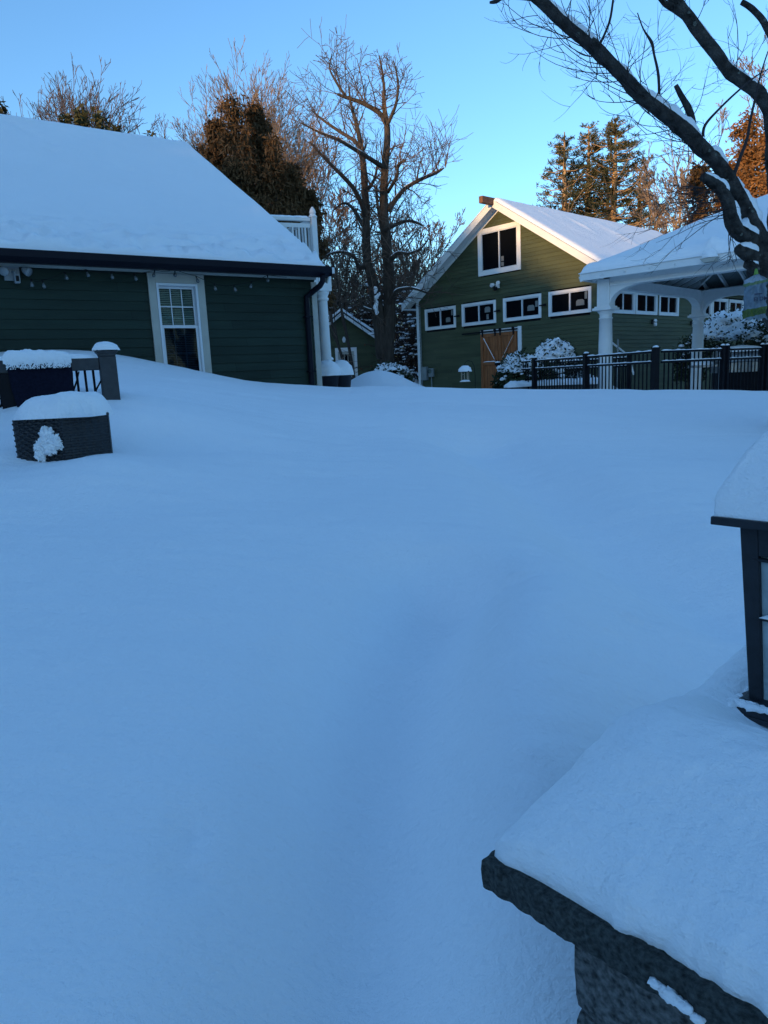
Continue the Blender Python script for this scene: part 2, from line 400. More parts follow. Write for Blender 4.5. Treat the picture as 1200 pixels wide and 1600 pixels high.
# ------------------------------------------------------------------ siding
def siding(mb, span, z0, z1, expo, openings=(), th=.016, axis_='x', y=0.0):
    """lapped boards on plane y=0 facing -y. span(z)->(u0,u1); openings=[(u0,u1,z0,z1)]"""
    n = int((z1 - z0) / expo) + 1
    for i in range(n):
        a = z0 + i * expo; b = min(a + expo, z1)
        if b - a < .005: continue
        sa, sb = span(a), span(b)
        cuts = [(o[0], o[1]) for o in openings if a < o[3] - .005 and b > o[2] + .005]
        segs = [(sa[0], sa[1], sb[0], sb[1])]
        for c in sorted(cuts):
            l = segs.pop(); segs += [(l[0], c[0], l[2], c[0]), (c[1], l[1], c[1], l[3])]
        for (a0, a1, b0, b1) in segs:
            if a1 - a0 < .01 and b1 - b0 < .01: continue
            k = len(mb.v)
            P = [(a0, y - th, a), (a1, y - th, a), (b1, y - .003, b), (b0, y - .003, b), (a0, y, a), (a1, y, a), (b1, y + .01, b), (b0, y + .01, b)]
            if axis_ == 'y': P = [(-p[1], p[0], p[2]) for p in P]
            mb.v += P
            mb.f += [(k, k + 1, k + 2, k + 3), (k + 4, k + 5, k + 1, k), (k, k + 3, k + 7, k + 4), (k + 1, k + 5, k + 6, k + 2), (k + 4, k + 7, k + 6, k + 5)]
    return mb

def frame_ring(mb, u0, u1, z0, z1, w, ya, yb, wt=None, wb=None):
    wt = wt or w; wb = wb or w
    mb.box(u0, ya, z0, u0 + w, yb, z1); mb.box(u1 - w, ya, z0, u1, yb, z1)
    mb.box(u0 + w, ya, z1 - wt, u1 - w, yb, z1); mb.box(u0 + w, ya, z0, u1 - w, yb, z0 + wb)
    return mb
def yswap(mb):  # turn a piece built on plane y=0 (facing -y) into one on plane x=0 (facing +x)
    mb.v = [(-p[1], p[0], p[2]) for p in mb.v]; return mb

# ------------------------------------------------------------------ left house
house = thing('green_house', tuple(W0), radians(34.6), 'low dark green clapboard house with snow covered roof and leaning looking white window', 'house')
HB = -1.2
UL, UR, VD = -9.0, 2.2, 9.9
op = [(-.27, .36, .12, 1.44)]
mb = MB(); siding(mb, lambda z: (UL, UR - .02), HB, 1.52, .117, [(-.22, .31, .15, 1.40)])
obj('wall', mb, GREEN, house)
mb = MB(); mb.box(UL, .012, HB, -.30, .15, 1.55).box(.38, .012, HB, UR - .03, .15, 1.55).box(-.30, .012, HB, .38, .15, .10).box(-.30, .012, 1.42, .38, .15, 1.55)
mb.box(UR - .16, .15, HB, UR - .03, VD, 1.5).box(UL, VD - .15, HB, UR - .03, VD, 1.5).box(UL, .15, HB, UL + .1, VD - .15, 1.5)
obj('inner_wall', mb, GREEN, house)
# side wall siding (faces +x)
mb = MB(); siding(mb, lambda z: (.1, VD), HB, 1.5, .117, axis_='y'); mb.v = [(p[0] + UR - .03, p[1], p[2]) for p in mb.v]
obj('side_wall', mb, GREEN, house)
# gable end triangle
mb = MB(); mb.prism([(UR - .06, .1, 1.5), (UR - .06, VD - .1, 1.5), (UR - .06, 4.8, 4.3)], (-.1, 0, 0)); obj('gable', mb, GREEN, house)
# trims
mb = MB(); mb.box(UR - .09, -.03, HB, UR, .0, 1.47); mb.box(UR - .028, .0, HB, UR, .09, 1.47)
obj('corner_trim', mb, CREAM, house, bevel=.004)
mb = MB(); mb.box(UL, -.035, 1.505, UR + .0, -.005, 1.544); obj('frieze_board', mb, CREAM, house)
mb = MB(); mb.box(UL, -.28, 1.545, UR + .02, -.0, 1.56); obj('soffit', mb, CREAM, house)
# window
wn = obj('window', MB().box(-.32, .10, .1, .38, .13, 1.44), SHADOWP, house)
mb = MB(); frame_ring(mb, -.34, .43, .02, 1.50, .10, -.045, -.017, wt=.12, wb=.06); obj('frame', mb, CREAM, wn, bevel=.003)
mb = MB(); frame_ring(mb, -.238, .328, .08, 1.378, .032, -.05, .03); frame_ring(mb, -.205, .295, .09, .83, .03, -.012, .02, wb=.05)
frame_ring(mb, -.205, .295, .80, 1.345, .022, .022, .048, wt=.03, wb=.045)
mb.box(-.245, -.075, .055, .335, -.052, .085)
obj('sash', mb, VINYL, wn, bevel=.002)
mb = MB()
for k in (1, 2): mb.box(-.183 + .456 * k / 3 - .006, .03, .845, -.183 + .456 * k / 3 + .006, .04, 1.315)
mb.box(-.183, .0295, 1.075, .273, .0405, 1.09)
for k in (1, 2): mb.box(-.175 + .44 * k / 3 - .005, .034, .14, -.175 + .44 * k / 3 + .005, .044, .80)
mb.box(-.175, .0335, .465, .265, .0445, .477)
obj('muntins', mb, VINYL, wn)
obj('upper_pane', MB().box(-.183, .041, .845, .273, .046, 1.315), GLASSC, wn)
obj('lower_pane', MB().box(-.175, .0, .14, .265, .004, .80), GLASSB, wn)
mb = MB(); z = .16
while z < 1.32:
    mb.poly([(-.19, .062, z), (.28, .062, z), (.28, .078, z + .017), (-.19, .078, z + .017)]); z += .024
mb.box(-.19, .058, .93, .28, .082, .945)
obj('blind', mb, BLIND, wn)
# roof
RSL = .605; EV = -.3; RZ0 = 1.575; RV = 4.82
def rz(v): return RZ0 + RSL * (v - EV) if v < RV else RZ0 + RSL * (2 * RV - v - EV)
RU = 2.24
mb = MB(); P = [(UL - .2, EV, RZ0 - .03), (UL - .2, RV, rz(RV) - .03), (UL - .2, 2 * RV - EV, RZ0 - .03), (UL - .2, 2 * RV - EV, RZ0 - .13), (UL - .2, RV, rz(RV) - .13), (UL - .2, EV, RZ0 - .02 - .06)]
mb.prism(P, (RU - UL + .2, 0, 0)); roof = obj('roof', mb, SHINGLE, house)
mb = MB()
for s_ in (0, 1):
    a = (RU + .012, EV if s_ == 0 else 2 * RV - EV, RZ0 - .09); b = (RU + .012, RV, rz(RV) - .09)
    mb.bar(a, b, .02, .15)
obj('rake_board', mb, CREAM, roof)
def hs_top(x, y):
    th = .17 * edge(y - EV + .01, .12) * edge(RU + .02 - x, .13)
    v = y; zz = rz(v)
    k = abs(v - RV)
    if k < .35: zz -= .605 * (.35 - k) ** 2 / .7
    th *= 1 + .10 * nz(x, y, 2, 1.1, 3)
    dv = y - EV
    if dv < 1.1:   # crusty broken band above the gutter
        q = nz(x * 1.3, y * 3.2, 4, 3.1, 4); th += .10 * q * (1 - dv / 1.1) * min(1, dv / .1)
        q = nz(x * 2.2, y * 3.0, 9, 4.0, 2)
        if q > .12 and dv > .06: th -= .22 * min(.35, q - .12) * (1 - dv / 1.1)
    for (cx, cy) in ((-1.0, 4.2), (-.85, 3.95), (-.72, 3.7), (-.55, 3.4), (-.62, 3.05), (.35, 2.6), (1.9, 4.5)):
        th -= .03 * g2(x, y, cx, cy, .07, .09)
    return zz + .0 + max(th, .004)
xs = axis(UL - .2, RU + .02, 170)
ys = axis(EV, 2 * RV - EV, 190)
hfield('snow_cover', xs, ys, hs_top, lambda x, y: rz(y) - .028, SNOWR, roof)
# gutter
mb = MB(); pr = [(-.13, .075), (-.125, -.005), (-.05, -.055), (0, -.055), (0, .055), (-.012, .055), (-.012, -.04), (-.05, -.04), (-.112, .0), (-.115, .075)]
mb.prism([(UL - .2, EV + a, 1.565 + b) for a, b in pr], (RU - UL + .2, 0, 0)); gut = obj('gutter', mb, NAVY, house)
mb = MB(); mb.box(RU, EV - .13, 1.51, RU + .006, EV, 1.64); obj('end_cap', mb, NAVY, gut)
mb = MB(); x = UR - .2
mb.tube([(x + .12, EV - .06, 1.52), (x + .12, EV - .055, 1.44), (x + .10, EV, 1.38), (x + .05, -.12, 1.30), (x, -.065, 1.25), (x, -.06, 1.15), (x, -.06, -1)], .042, 10)
for zz in (.95, .15): mb.box(x - .06, -.11, zz, x + .06, -.017, zz + .02)
obj('downspout', mb, NAVY, house, smooth=False)
# porch with deck railing above, beyond the right end
PU, PV = 3.43, 1.89
mb = MB(); mb.lathe(PU, PV, [(.10, -1.0), (.098, .5), (.085, 1.42), (.085, 1.43), (.11, 1.45), (.11, 1.48), (.09, 1.5), (.12, 1.56), (.13, 1.6)], 20)
pc = obj('porch_column', mb, WHITE, house, True)
obj('capital_block', MB().box(PU - .13, PV - .13, 1.6, PU + .13, PV + .13, 1.9), WHITE, pc, bevel=.005)
mb = MB(); mb.box(PU - .11, PV + .13, 1.62, PU + .11, 8.5, 1.9).box(UR, PV - .11, 1.62, PU - .13, PV + .11, 1.9)
mb.box(UR, PV - .18, 1.9, PU + .18, 8.5, 2.0)
obj('porch_beam', mb, WHITE, house)
QU = PU - .10
mb = MB(); mb.box(QU - .05, PV - .05, 2.0, QU + .05, PV + .05, 2.86)
mb.lathe(QU, PV, [(.075, 2.86), (.075, 2.88), (.05, 2.91), (.06, 2.95), (.04, 3.0), (.012, 3.04)], 14)
obj('balcony_post', mb, WHITE, house, bevel=.004)
mb = MB(); dirn = V3((-1, .22, 0)).normalized()
def rp(t, z): return (QU + dirn.x * t, PV + dirn.y * t, z)
mb.bar(rp(.06, 2.82), rp(2.6, 2.82), .075, .05); mb.bar(rp(.06, 2.72), rp(2.6, 2.72), .03, .07); mb.bar(rp(.06, 2.1), rp(2.6, 2.1), .03, .06)
t = .16
while t < 2.6: mb.bar(rp(t, 2.1), rp(t, 2.72), .028, .028); t += .115
mb.bar((QU, PV + .06, 2.82), (QU, 6.5, 2.82), .07, .05); mb.bar((QU, PV + .06, 2.1), (QU, 6.5, 2.1), .03, .06)
t = .18
while t < 4.5: mb.bar((QU, PV + t, 2.1), (QU, PV + t, 2.8), .028, .028); t += .115
bal = obj('balcony_railing', mb, WHITE, house)
snow_strip('snow_cap', rp(.08, 2.845), rp(2.6, 2.845), .08, .035, SNOWC, bal, 3)

# string lights hanging under the eave
WP = W0 - HY * .16
def onwall(px, py, off=.16):
    n = HY; p0 = W0 - HY * off; r = fw + RX * ((px - 600) / F) - UPV * ((py - 800) / F)
    q = r * (p0.dot(n) / r.dot(n)); rel = q - W0; return V3((rel.dot(HX), rel.dot(HY), q.z))
sl = thing('string_light', tuple(W0), radians(34.6), 'string of clear bulbs sagging along the eave of the low green house', 'string lights')
bulbs = [(48, 439), (66, 441), (101, 428), (134, 424), (173, 427), (209, 430), (242, 425), (273, 424), (306, 434), (335, 446), (365, 448), (393, 443), (418, 433)]
wp = []
for (a, b) in bulbs: wp.append(onwall(a, b - 3))
path = []
for a, b in zip(wp[:-1], wp[1:]):
    for k in range(6):
        t = k / 6; p = a.lerp(b, t); p.z -= .035 * 4 * t * (1 - t) * (.4 if abs(a.z - b.z) > .03 else 1) * .6; path.append(p)
path.append(wp[-1]); e = wp[-1].copy(); e.x += .3; e.z = 1.5; path.append(e)
obj('wire', MB().tube(path, .0035, 5), BLACK, sl)
rng = random.Random(5)
for p in wp:
    mb = MB(); tilt = V3((rng.uniform(-.35, .35), 0, -1)).normalized()
    a = p; pts = [a, a + tilt * .03]; mb.tube(pts, .009, 6); q = obj('bulb', MB().tube([a + tilt * x for x in (.03, .04, .06, .075, .088, .095)], [.008, .012, .021, .024, .018, .005], 10), BULBM, sl, True)
    obj('socket', mb, BLACK, q)

# flood light camera on the wall at far left
a = onwall(20, 425, .02)
fl = thing('flood_light', tuple(W0 + HX * a.x + V3((0, 0, a.z))), radians(34.6), 'white twin floodlight with camera on the low green wall under the gutter', 'security light')
obj('mounting_plate', MB().box(-.10, -.032, -.10, .07, .0, .075), PLASTW, fl, bevel=.004)
def head(dx, dy, dz, ax, az):
    mb = MB(); d = V3((sin(ax) * cos(az), -cos(ax) * cos(az), sin(az))); c = V3((dx, dy, dz))
    mb.tube([c - d * .05, c - d * .02, c + d * .04, c + d * .05], [.02, .04, .055, .05], 14)
    return obj('lamp_head', mb, PLASTW, fl, True)
head(-.10, -.11, .0, -.4, -.35); head(.13, -.10, .01, .8, -.5)
mb = MB(); mb.box(-.01, -.13, -.14, .055, -.06, -.035); c_ = obj('camera_body', mb, PLASTW, fl, bevel=.014)
obj('lens', MB().box(.005, -.136, -.12, .04, -.1305, -.055), SHADOWP, c_, bevel=.004)
obj('bracket', MB().tube([(0, -.0, 0), (0, -.09, 0), (.02, -.1, -.05)], .018, 8), PLASTW, fl, True)

# ------------------------------------------------------------------ barn
B0 = V3((6.3, 20.0, 0)); BR = radians(-47.9)
barn = thing('green_barn', tuple(B0), BR, 'tall olive green gabled barn with white trim and brown double doors', 'barn')
BB = -1.4; BL = -7.22; RC = -3.6; SL = .65; TOPZ = 5.0; BD = 9.1
eavz = TOPZ - SL * 3.6
def bspan(z):
    if z <= eavz: return (BL + .02, -.0)
    h_ = (TOPZ - z) / SL; return (RC - h_ * 1.0, RC + h_)
wins = [(-6.83, -5.44), (-5.18, -3.79), (-3.51, -2.12), (-1.87, -.48)]
ops = [(a + .04, b - .04, 1.56, 2.18) for a, b in wins] + [(-4.37, -2.9, 3.05, 4.28), (-4.40, -3.0, BB - 1, 1.28)]
mb = MB(); siding(mb, bspan, BB, TOPZ - .02, .1145, ops); obj('wall', mb, GREENB, barn)
mb = MB()
mb.box(BL + .03, .35, BB, -.03, .45, eavz - .1); mb.prism([(BL + .1, .35, eavz - .1), (-.1, .35, eavz - .1), (RC, .35, TOPZ - .15)], (0, .1, 0)); obj('inner_wall', mb, SHADOWP, barn)
# sheathing behind siding between openings
mb = MB(); mb.prism([(BL + .03, .012, BB), (-4.42, .012, BB), (-4.42, .012, 1.3), (-2.98, .012, 1.3), (-2.98, .012, BB), (-.05, .012, BB), (-.05, .012, 1.5), (BL + .03, .012, 1.5)], (0, .05, 0)); obj('sheathing', mb, SHADOWP, barn)
# right side wall facing +x
sw = [(-.2, 1.5), (1.45, 2.70), (2.82, 4.06), (5.2, 6.4), (6.45, 7.66), (7.75, 8.95)]
mb = MB(); siding(mb, lambda z: (.09, BD), BB, eavz + .02, .1145, [(a + .04, b - .04, 1.50, 2.06) for a, b in sw if a > 0] + [(.25, 1.36, 1.5, 2.06)], axis_='y'); obj('side_wall', mb, GREENB, barn)
mb = MB(); mb.box(-.45, .1, BB, -.35, BD - .1, eavz - .2); mb.box(-.4, BD - .12, BB, -.02, BD, eavz); obj('inner_side_wall', mb, SHADOWP, barn)
mb = MB(); mb.box(BL, .46, BB, BL + .1, BD, eavz).box(BL + .1, BD - .1, BB, -.5, BD, eavz); obj('rear_wall', mb, GREENB, barn)
obj('corner_trim', MB().box(BL - .02, -.035, BB, BL + .10, .012, eavz + .05), WHITE, barn, bevel=.004)
obj('corner_trim', MB().box(-.085, -.035, BB, .0, .02, eavz).box(.0, -.035, BB, .035, .085, eavz), WHITE, barn)
obj('corner_trim', MB().box(.0, BD - .1, BB, .035, BD, eavz), WHITE, barn)
obj('conduit', MB().tube([(BL + .17, -.04, BB), (BL + .17, -.04, 2.4)], .015, 6), METERG, barn)

def slider_window(u0, u1, z0, z1, side=False, w=.075, off=0.0, papers=(), big=False):
    sh = (lambda m_: yswap(m_)) if side else (lambda m_: m_)
    mb = MB(); frame_ring(mb, u0, u1, z0, z1, w, -.045, -.0165); 
    f = obj('window', sh(mb), WHITE, barn, bevel=.003)
    iw = .028; mb = MB(); frame_ring(mb, u0 + w, u1 - w, z0 + w, z1 - w, iw, -.03, .05)
    mid = (u0 + u1) / 2; mb.box(mid - .02, -.025, z0 + w + iw, mid + .02, .045, z1 - w - iw)
    obj('sash', sh(mb), VINYL, f)
    mb = MB(); mb.box(u0 + w + iw, .0, z0 + w + iw, mid - .02, .006, z1 - w - iw); obj('pane', sh(mb), GLASSD, f)
    mb = MB(); mb.box(mid + .02, .012, z0 + w + iw, u1 - w - iw, .018, z1 - w - iw); obj('pane', sh(mb), GLASSD, f)
    for (pu, pz, pw, ph, roofed) in papers:
        mb = MB(); yb = .0095 if pu > 0 else -.003
        c = mid + pu
        P = [(c - pw / 2, yb, z0 + pz), (c + pw / 2, yb, z0 + pz), (c + pw / 2, yb, z0 + pz + ph * (.75 if roofed else 1))]
        if roofed: P += [(c + pw * .3, yb, z0 + pz + ph), (c - pw * .3, yb, z0 + pz + ph)]
        P += [(c - pw / 2, yb, z0 + pz + ph * (.75 if roofed else 1))]
        mb.prism(P, (0, -.0015, 0)); obj('paper_sign', sh(mb), PAPER, f)
    return f
pp = [[(.32, .2, .2, .15, True), (.50, .40, .07, .16, False)], [(.33, .35, .22, .17, True), (.33, .14, .09, .15, False)], [(.30, .24, .25, .16, True), (.50, .33, .09, .17, False)], [(.32, .22, .26, .16, True), (.5, .38, .08, .20, False)]]
for (a, b), p_ in zip(wins, pp): slider_window(a, b, 1.53, 2.22, papers=p_)
slider_window(-4.45, -2.83, 2.98, 4.35, w=.13, papers=[(.10, .34, .10, .14, False), (.10, .20, .10, .11, False)])
for a, b in sw:
    if a > 0: slider_window(a, b, 1.46, 2.10, True)
slider_window(.15, 1.41, 1.46, 2.10, True)
# dark latch arms beside the windows
for u in (-5.44, -3.79, -2.12): obj('window_latch', MB().box(u - .05, -.075, 1.86, u + .13, -.05, 1.89).box(u + .10, -.08, 1.845, u + .17, -.046, 1.905), BLACK, barn)
# barn doors
dz0, dz1 = BB, 1.22
mb = MB(); mb.box(-4.42, -.04, 1.23, -2.98, .0, 1.34).box(-2.97, -.045, BB, -2.84, -.0, 1.36)
obj('door_casing', mb, WHITE, barn, bevel=.004)
def door(u0, u1, flip):
    mb = MB(); n = 6
    for i in range(n):
        a = u0 + (u1 - u0) * i / n; b = u0 + (u1 - u0) * (i + 1) / n; mb.box(a + .003, -.05, dz0, b - .003, -.028, dz1 - .01)
    d = obj('door', mb, WOODD, barn)
    mb = MB(); w = .10
    frame_ring(mb, u0 + .004, u1 - .004, dz0, dz1, w, -.075, -.051)
    mb.box(u0 + w, -.075, .26, u1 - w, -.051, .36)
    for (za, zb) in ((.36, dz1 - w), (dz0 + .1, .26)):
        a = (u0 + w, -.063, zb - .05); b = (u1 - w, -.063, za + .05)
        if (za > .3) == flip: a, b = (u1 - w, -.063, zb - .05), (u0 + w, -.063, za + .05)
        mb.bar(a, b, .022, .085)
    rl = obj('brace', mb, WOODD, d, bevel=.003)
    # snow lodged on the braces
    s_ = (u0 + w + .02, u1 - w - .04) if not flip else (u1 - w - .02, u0 + w + .04)
    snow_strip('snow_line', (s_[0], -.066, dz1 - w - .05 + .03), (s_[1], -.066, .42), .03, .03, SNOWC, rl, 2)
    snow_strip('snow_line', (u0 + w, -.066, .36), (u1 - w, -.066, .36), .03, .022, SNOWC, rl, 7)
    return d
d1 = door(-4.40, -3.705, False); d2 = door(-3.695, -3.0, True)
mb = MB(); mb.bar((-5.15, -.085, 1.285), (-2.95, -.085, 1.285), .02, .04)
obj('door_track', mb, BLACK, barn)
for u in (-4.3, -3.80, -3.60, -3.1):
    mb = MB(); mb.box(u - .022, -.10, 1.14, u + .022, -.077, 1.33); mb.tube([(u, -.115, 1.32), (u, -.09, 1.32)], .045, 12); obj('door_roller', mb, BLACK, barn)
mb = MB(); mb.box(-3.82, -.095, .24, -3.58, -.076, .33).tube([(-3.74, -.11, .2), (-3.74, -.11, .4)], .012, 6).tube([(-3.66, -.11, .2), (-3.66, -.11, .4)], .012, 6); dl = obj('door_latch', mb, BLACK, barn)
mb = MB(); dome(mb, -3.70, -.10, .33, .10, .03, .035, 3, .3, 12, 5); obj('snow_lump', mb, SNOWC, dl, True)
# utility boxes
mb = MB(); mb.box(-7.0, -.14, -.12, -6.76, -.02, .33); u1_ = obj('utility_box', mb, METERG, barn, bevel=.01)
obj('utility_box', MB().box(-6.68, -.13, -.02, -6.48, -.02, .27), METERG, barn, bevel=.02)
obj('meter_dial', MB().tube([(-6.58, -.13, .17), (-6.58, -.18, .17)], .07, 16), GLASSC, u1_)
obj('conduit', MB().tube([(-6.60, -.05, -.02), (-6.60, -.05, BB)], .02, 8), METERG, barn)
# wall lamps
def sconce(u, z, side):
    sh = yswap if side else (lambda q: q)
    mb = MB(); mb.box(u - .05, -.03, z - .05, u + .05, -.016, z + .07); mb.tube([(u, -.02, z + .04), (u, -.1, z + .04)], .012, 6)
    s0 = obj('wall_lamp', sh(mb), BLACK, barn)
    mb = MB(); mb.lathe(u, -.11, [(.035, z - .12), (.05, z - .10), (.045, z - .02)], 10); obj('glass_shade', sh(mb), VINYL, s0, True)
    mb = MB(); mb.lathe(u, -.11, [(.045, z + .0), (.055, z + .03), (.03, z + .08)], 10); obj('snow_cap', sh(mb), SNOWC, s0, True)
for u in (2.45, 4.95, 7.25): sconce(u, 1.26, True)
# twin flood light on the gable
mb = MB(); mb.box(-3.78, -.04, 2.55, -3.64, -.016, 2.68); fl2 = obj('gable_floodlight', mb, WHITE, barn)
for dx, dz_ in ((-.11, .05), (.09, .09), (0, -.07)):
    c = V3((-3.71 + dx, -.12, 2.61 + dz_)); obj('lamp_head', MB().tube([c + V3((0, .07, 0)), c + V3((0, .03, 0)), c + V3((dx * .3, -.04, -.02)), c + V3((dx * .3, -.05, -.02))], [.02, .05, .065, .05], 12), WHITE if dz_ > 0 else BLACK, fl2, True)
# roof
OV = .35; EU = .38
def bz(u, t=0): return TOPZ + .05 - SL * abs(u - RC) + t
ue = 3.6 + EU
P = []
mb = MB()
for s_ in (-1, 1):
    a = RC; b = RC + s_ * ue
    q = [(a, -OV, bz(a)), (b, -OV, bz(b)), (b, -OV, bz(b) - .13), (a, -OV, bz(a) - .13)]
    mb.prism(q, (0, BD + 2 * OV, 0))
broof = obj('roof', mb, SHINGLE, barn)
mb = MB()
for s_ in (-1, 1):
    a = (RC + s_ * .012, -OV - .013, bz(RC) - .105); b = (RC + s_ * (ue + .01), -OV - .013, bz(RC + ue) - .105)
    mb.prism([(a[0], -OV - .024, bz(RC) - .02), (b[0], -OV - .024, bz(RC + ue) - .02), (b[0], -OV - .024, bz(RC + ue) - .23), (a[0], -OV - .024, bz(RC) - .235)], (0, .022, 0))
    mb.prism([(a[0], -.03, bz(RC) - .14), (RC + s_ * 3.6, -.03, bz(RC + 3.6) - .14), (RC + s_ * 3.6, -.03, bz(RC + 3.6) - .27), (a[0], -.03, bz(RC) - .27)], (0, .012, 0))
obj('rake_board', mb, WHITE, broof)
mb = MB()
for s_ in (-1, 1):
    mb.prism([(RC + s_ * .01, -OV - .002, bz(RC) - .15), (RC + s_ * (ue - .05), -OV - .002, bz(RC + ue - .05) - .15), (RC + s_ * (ue - .05), -OV - .002, bz(RC + ue - .05) - .165), (RC + s_ * .01, -OV - .002, bz(RC) - .165)], (0, OV, 0))
    x_ = RC + s_ * ue; mb.box(min(x_, x_ + s_ * .02), -OV - .02, bz(RC + ue) - .17, max(x_, x_ + s_ * .02), BD + OV, bz(RC + ue) - .02)
    x2 = RC + s_ * 3.64; mb.box(min(x_, x2), -OV, bz(RC + ue) - .20, max(x_, x2), BD + OV, bz(RC + ue) - .175)
obj('eave_soffit', mb, WHITE, broof)
obj('ridge_beam', MB().box(RC - .07, -.88, bz(RC) - .17, RC + .07, -.002, bz(RC) + .02), WOODB, barn, bevel=.006)
def bs_top(x, y):
    k = abs(x - RC); zz = bz(x)
    if k < .22: zz -= SL * (.22 - k) ** 2 / .44
    e_ = edge(ue + .02 - k, .10) * edge(y + OV + .01, .16) * edge(BD + OV - y, .1)
    th = .12 * e_ * (1 + .12 * nz(x, y, 5, .9, 3))
    if y > .3:
        th += .05 * g2(x, y, -2.35, 2.6, .28, .10) + .035 * g2(x, y, -1.9, 4.4, .6, .22) + .02 * g2(x, y, -2.9, 1.3, .2, .1)
    return zz + max(th, .004)
hfield('snow_cover', axis(RC - ue - .02, RC + ue + .02, 120), axis(-OV - .02, BD + OV, 90), bs_top, lambda x, y: bz(x) - .0, SNOWR, broof)
# handrail by the side wall
hr = thing('stair_handrail', (6.62, 19.4, -.9), BR, 'pale handrail with thin post sloping beside the barn side wall', 'handrail')
a = V3((0, 0, 0)); MBh = MB()
def tol(o, p): return o.matrix_basis.inverted() @ V3(p)
p1 = at(957, 536, 19.0); p2 = at(982, 556, 19.4)
hr.location = (p1.x, p1.y, -.95); hrm = Matrix.Translation(hr.location) @ Matrix.Rotation(BR, 4, 'Z'); hi_ = hrm.inverted()
obj('rail', MB().tube([hi_ @ p1, hi_ @ p2, hi_ @ V3((p2.x + .15, p2.y, p2.z - .5))], .025, 8), WHITE, hr)
pp1 = at(965.5, 530, 19.1); obj('post', MB().tube([hi_ @ pp1, hi_ @ V3((pp1.x, pp1.y, -.95))], .022, 8), METERG, hr)

# ------------------------------------------------------------------ gazebo
GA = V3((4.47, 14.3, 0)); GR = radians(-44.0); GS = 4.75
gz = thing('white_gazebo', (GA.x, GA.y, -.95), GR, 'white open gazebo with round columns and snow heaped on its hipped roof', 'gazebo')
ZG = .95
def zz_(z): return z + ZG
for (cx, cy) in ((0, 0), (0, GS), (GS, 0), (GS, GS)):
    mb = MB(); mb.box(cx - .18, cy - .18, 0, cx + .18, cy + .18, .08)
    mb.lathe(cx, cy, [(.165, .08), (.165, .13), (.135, .16), (.138, .6), (.132, 1.4), (.118, zz_(.93)), (.130, zz_(.935)), (.130, zz_(.955)), (.115, zz_(.96)), (.115, zz_(1.02)), (.15, zz_(1.06)), (.165, zz_(1.09))], 24)
    c = obj('column', mb, WHITE, gz, True)
    mb = MB(); mb.box(cx - .19, cy - .19, zz_(1.09), cx + .19, cy + .19, zz_(1.14)); mb.box(cx - .16, cy - .16, zz_(1.14), cx + .16, cy + .16, zz_(1.17))
    obj('capital', mb, WHITE, c, bevel=.006)
    obj('column_block', MB().box(cx - .125, cy - .125, zz_(1.17), cx + .125, cy + .125, zz_(1.66)), WHITE, c, bevel=.004)
    if (cx, cy) == (0, 0):
        mb = MB(); frame_ring(mb, -.095, .095, zz_(1.21), zz_(1.56), .018, -.133, -.1255); obj('panel_moulding', mb, WHITE, c)
def beam(x0, y0, x1, y1):
    a = V3((x0, y0, 0)); b = V3((x1, y1, 0)); d = (b - a).normalized(); n = V3((d.y, -d.x, 0))
    L_ = (b - a).length; prof = []
    # arched brace outline in (t,z)
    def arc(s0, sg):
        return [(s0 + sg * (.125 + .62 * (1 - cos(t_))), zz_(1.17 + .345 * sin(t_) ** .9)) for t_ in [pi / 2 * i / 10 for i in range(11)]]
    lo = [(.125, zz_(1.17))] + arc(0, 1)[1:] + [(L_ - q[0], q[1]) for q in arc(0, 1)[::-1]]
    top = [(L_ - .125, zz_(1.70)), (.125, zz_(1.70))]
    pts = [a + d * t_ + V3((0, 0, z_)) + n * .09 for t_, z_ in lo + top]
    # split to quads from the outline for clean shading
    mb = MB(); m2 = len(lo)
    for i in range(m2 - 1):
        (t0, z0), (t1, z1) = lo[i], lo[i + 1]
        if abs(t1 - t0) < 1e-4: continue
        for s_ in (1, -1):
            q = [a + d * t0 + V3((0, 0, z0)) + n * .09 * s_, a + d * t1 + V3((0, 0, z1)) + n * .09 * s_, a + d * t1 + V3((0, 0, zz_(1.70))) + n * .09 * s_, a + d * t0 + V3((0, 0, zz_(1.70))) + n * .09 * s_]
            mb.poly(q if s_ > 0 else q[::-1])
        mb.poly([a + d * t0 + V3((0, 0, z0)) - n * .09, a + d * t1 + V3((0, 0, z1)) - n * .09, a + d * t1 + V3((0, 0, z1)) + n * .09, a + d * t0 + V3((0, 0, z0)) + n * .09])
    bm = obj('arched_beam', mb, WHITE, gz)
    mb = MB(); mb.bar(a + d * .13 + n * .105 + V3((0, 0, zz_(1.535))), b - d * .13 + n * .105 + V3((0, 0, zz_(1.535))), .025, .03)
    mb.bar(a + d * .13 + n * .098 + V3((0, 0, zz_(1.66))), b - d * .13 + n * .098 + V3((0, 0, zz_(1.66))), .014, .1)
    obj('moulding', mb, WHITE, bm)
beam(0, 0, GS, 0); beam(GS, 0, GS, GS); beam(GS, GS, 0, GS); beam(0, GS, 0, 0)
GO = .36; c0 = GS / 2; half = c0 + GO
mb = MB(); frame_ring  # fascia ring
def sqring(mb, h0, h1, z0, z1):
    mb.box(c0 - h1, c0 - h1, z0, c0 + h1, c0 - h0, z1); mb.box(c0 - h1, c0 + h0, z0, c0 + h1, c0 + h1, z1)
    mb.box(c0 - h1, c0 - h0, z0, c0 - h0, c0 + h0, z1); mb.box(c0 + h0, c0 - h0, z0, c0 + h1, c0 + h0, z1)
    return mb
mb = MB(); sqring(mb, half - .03, half, zz_(1.66), zz_(1.81)); sqring(mb, c0 + .10, half - .032, zz_(1.70), zz_(1.715)); obj('fascia', mb, WHITE, gz)
RISE = 1.22; 
mb = MB(); zt = zz_(1.80)
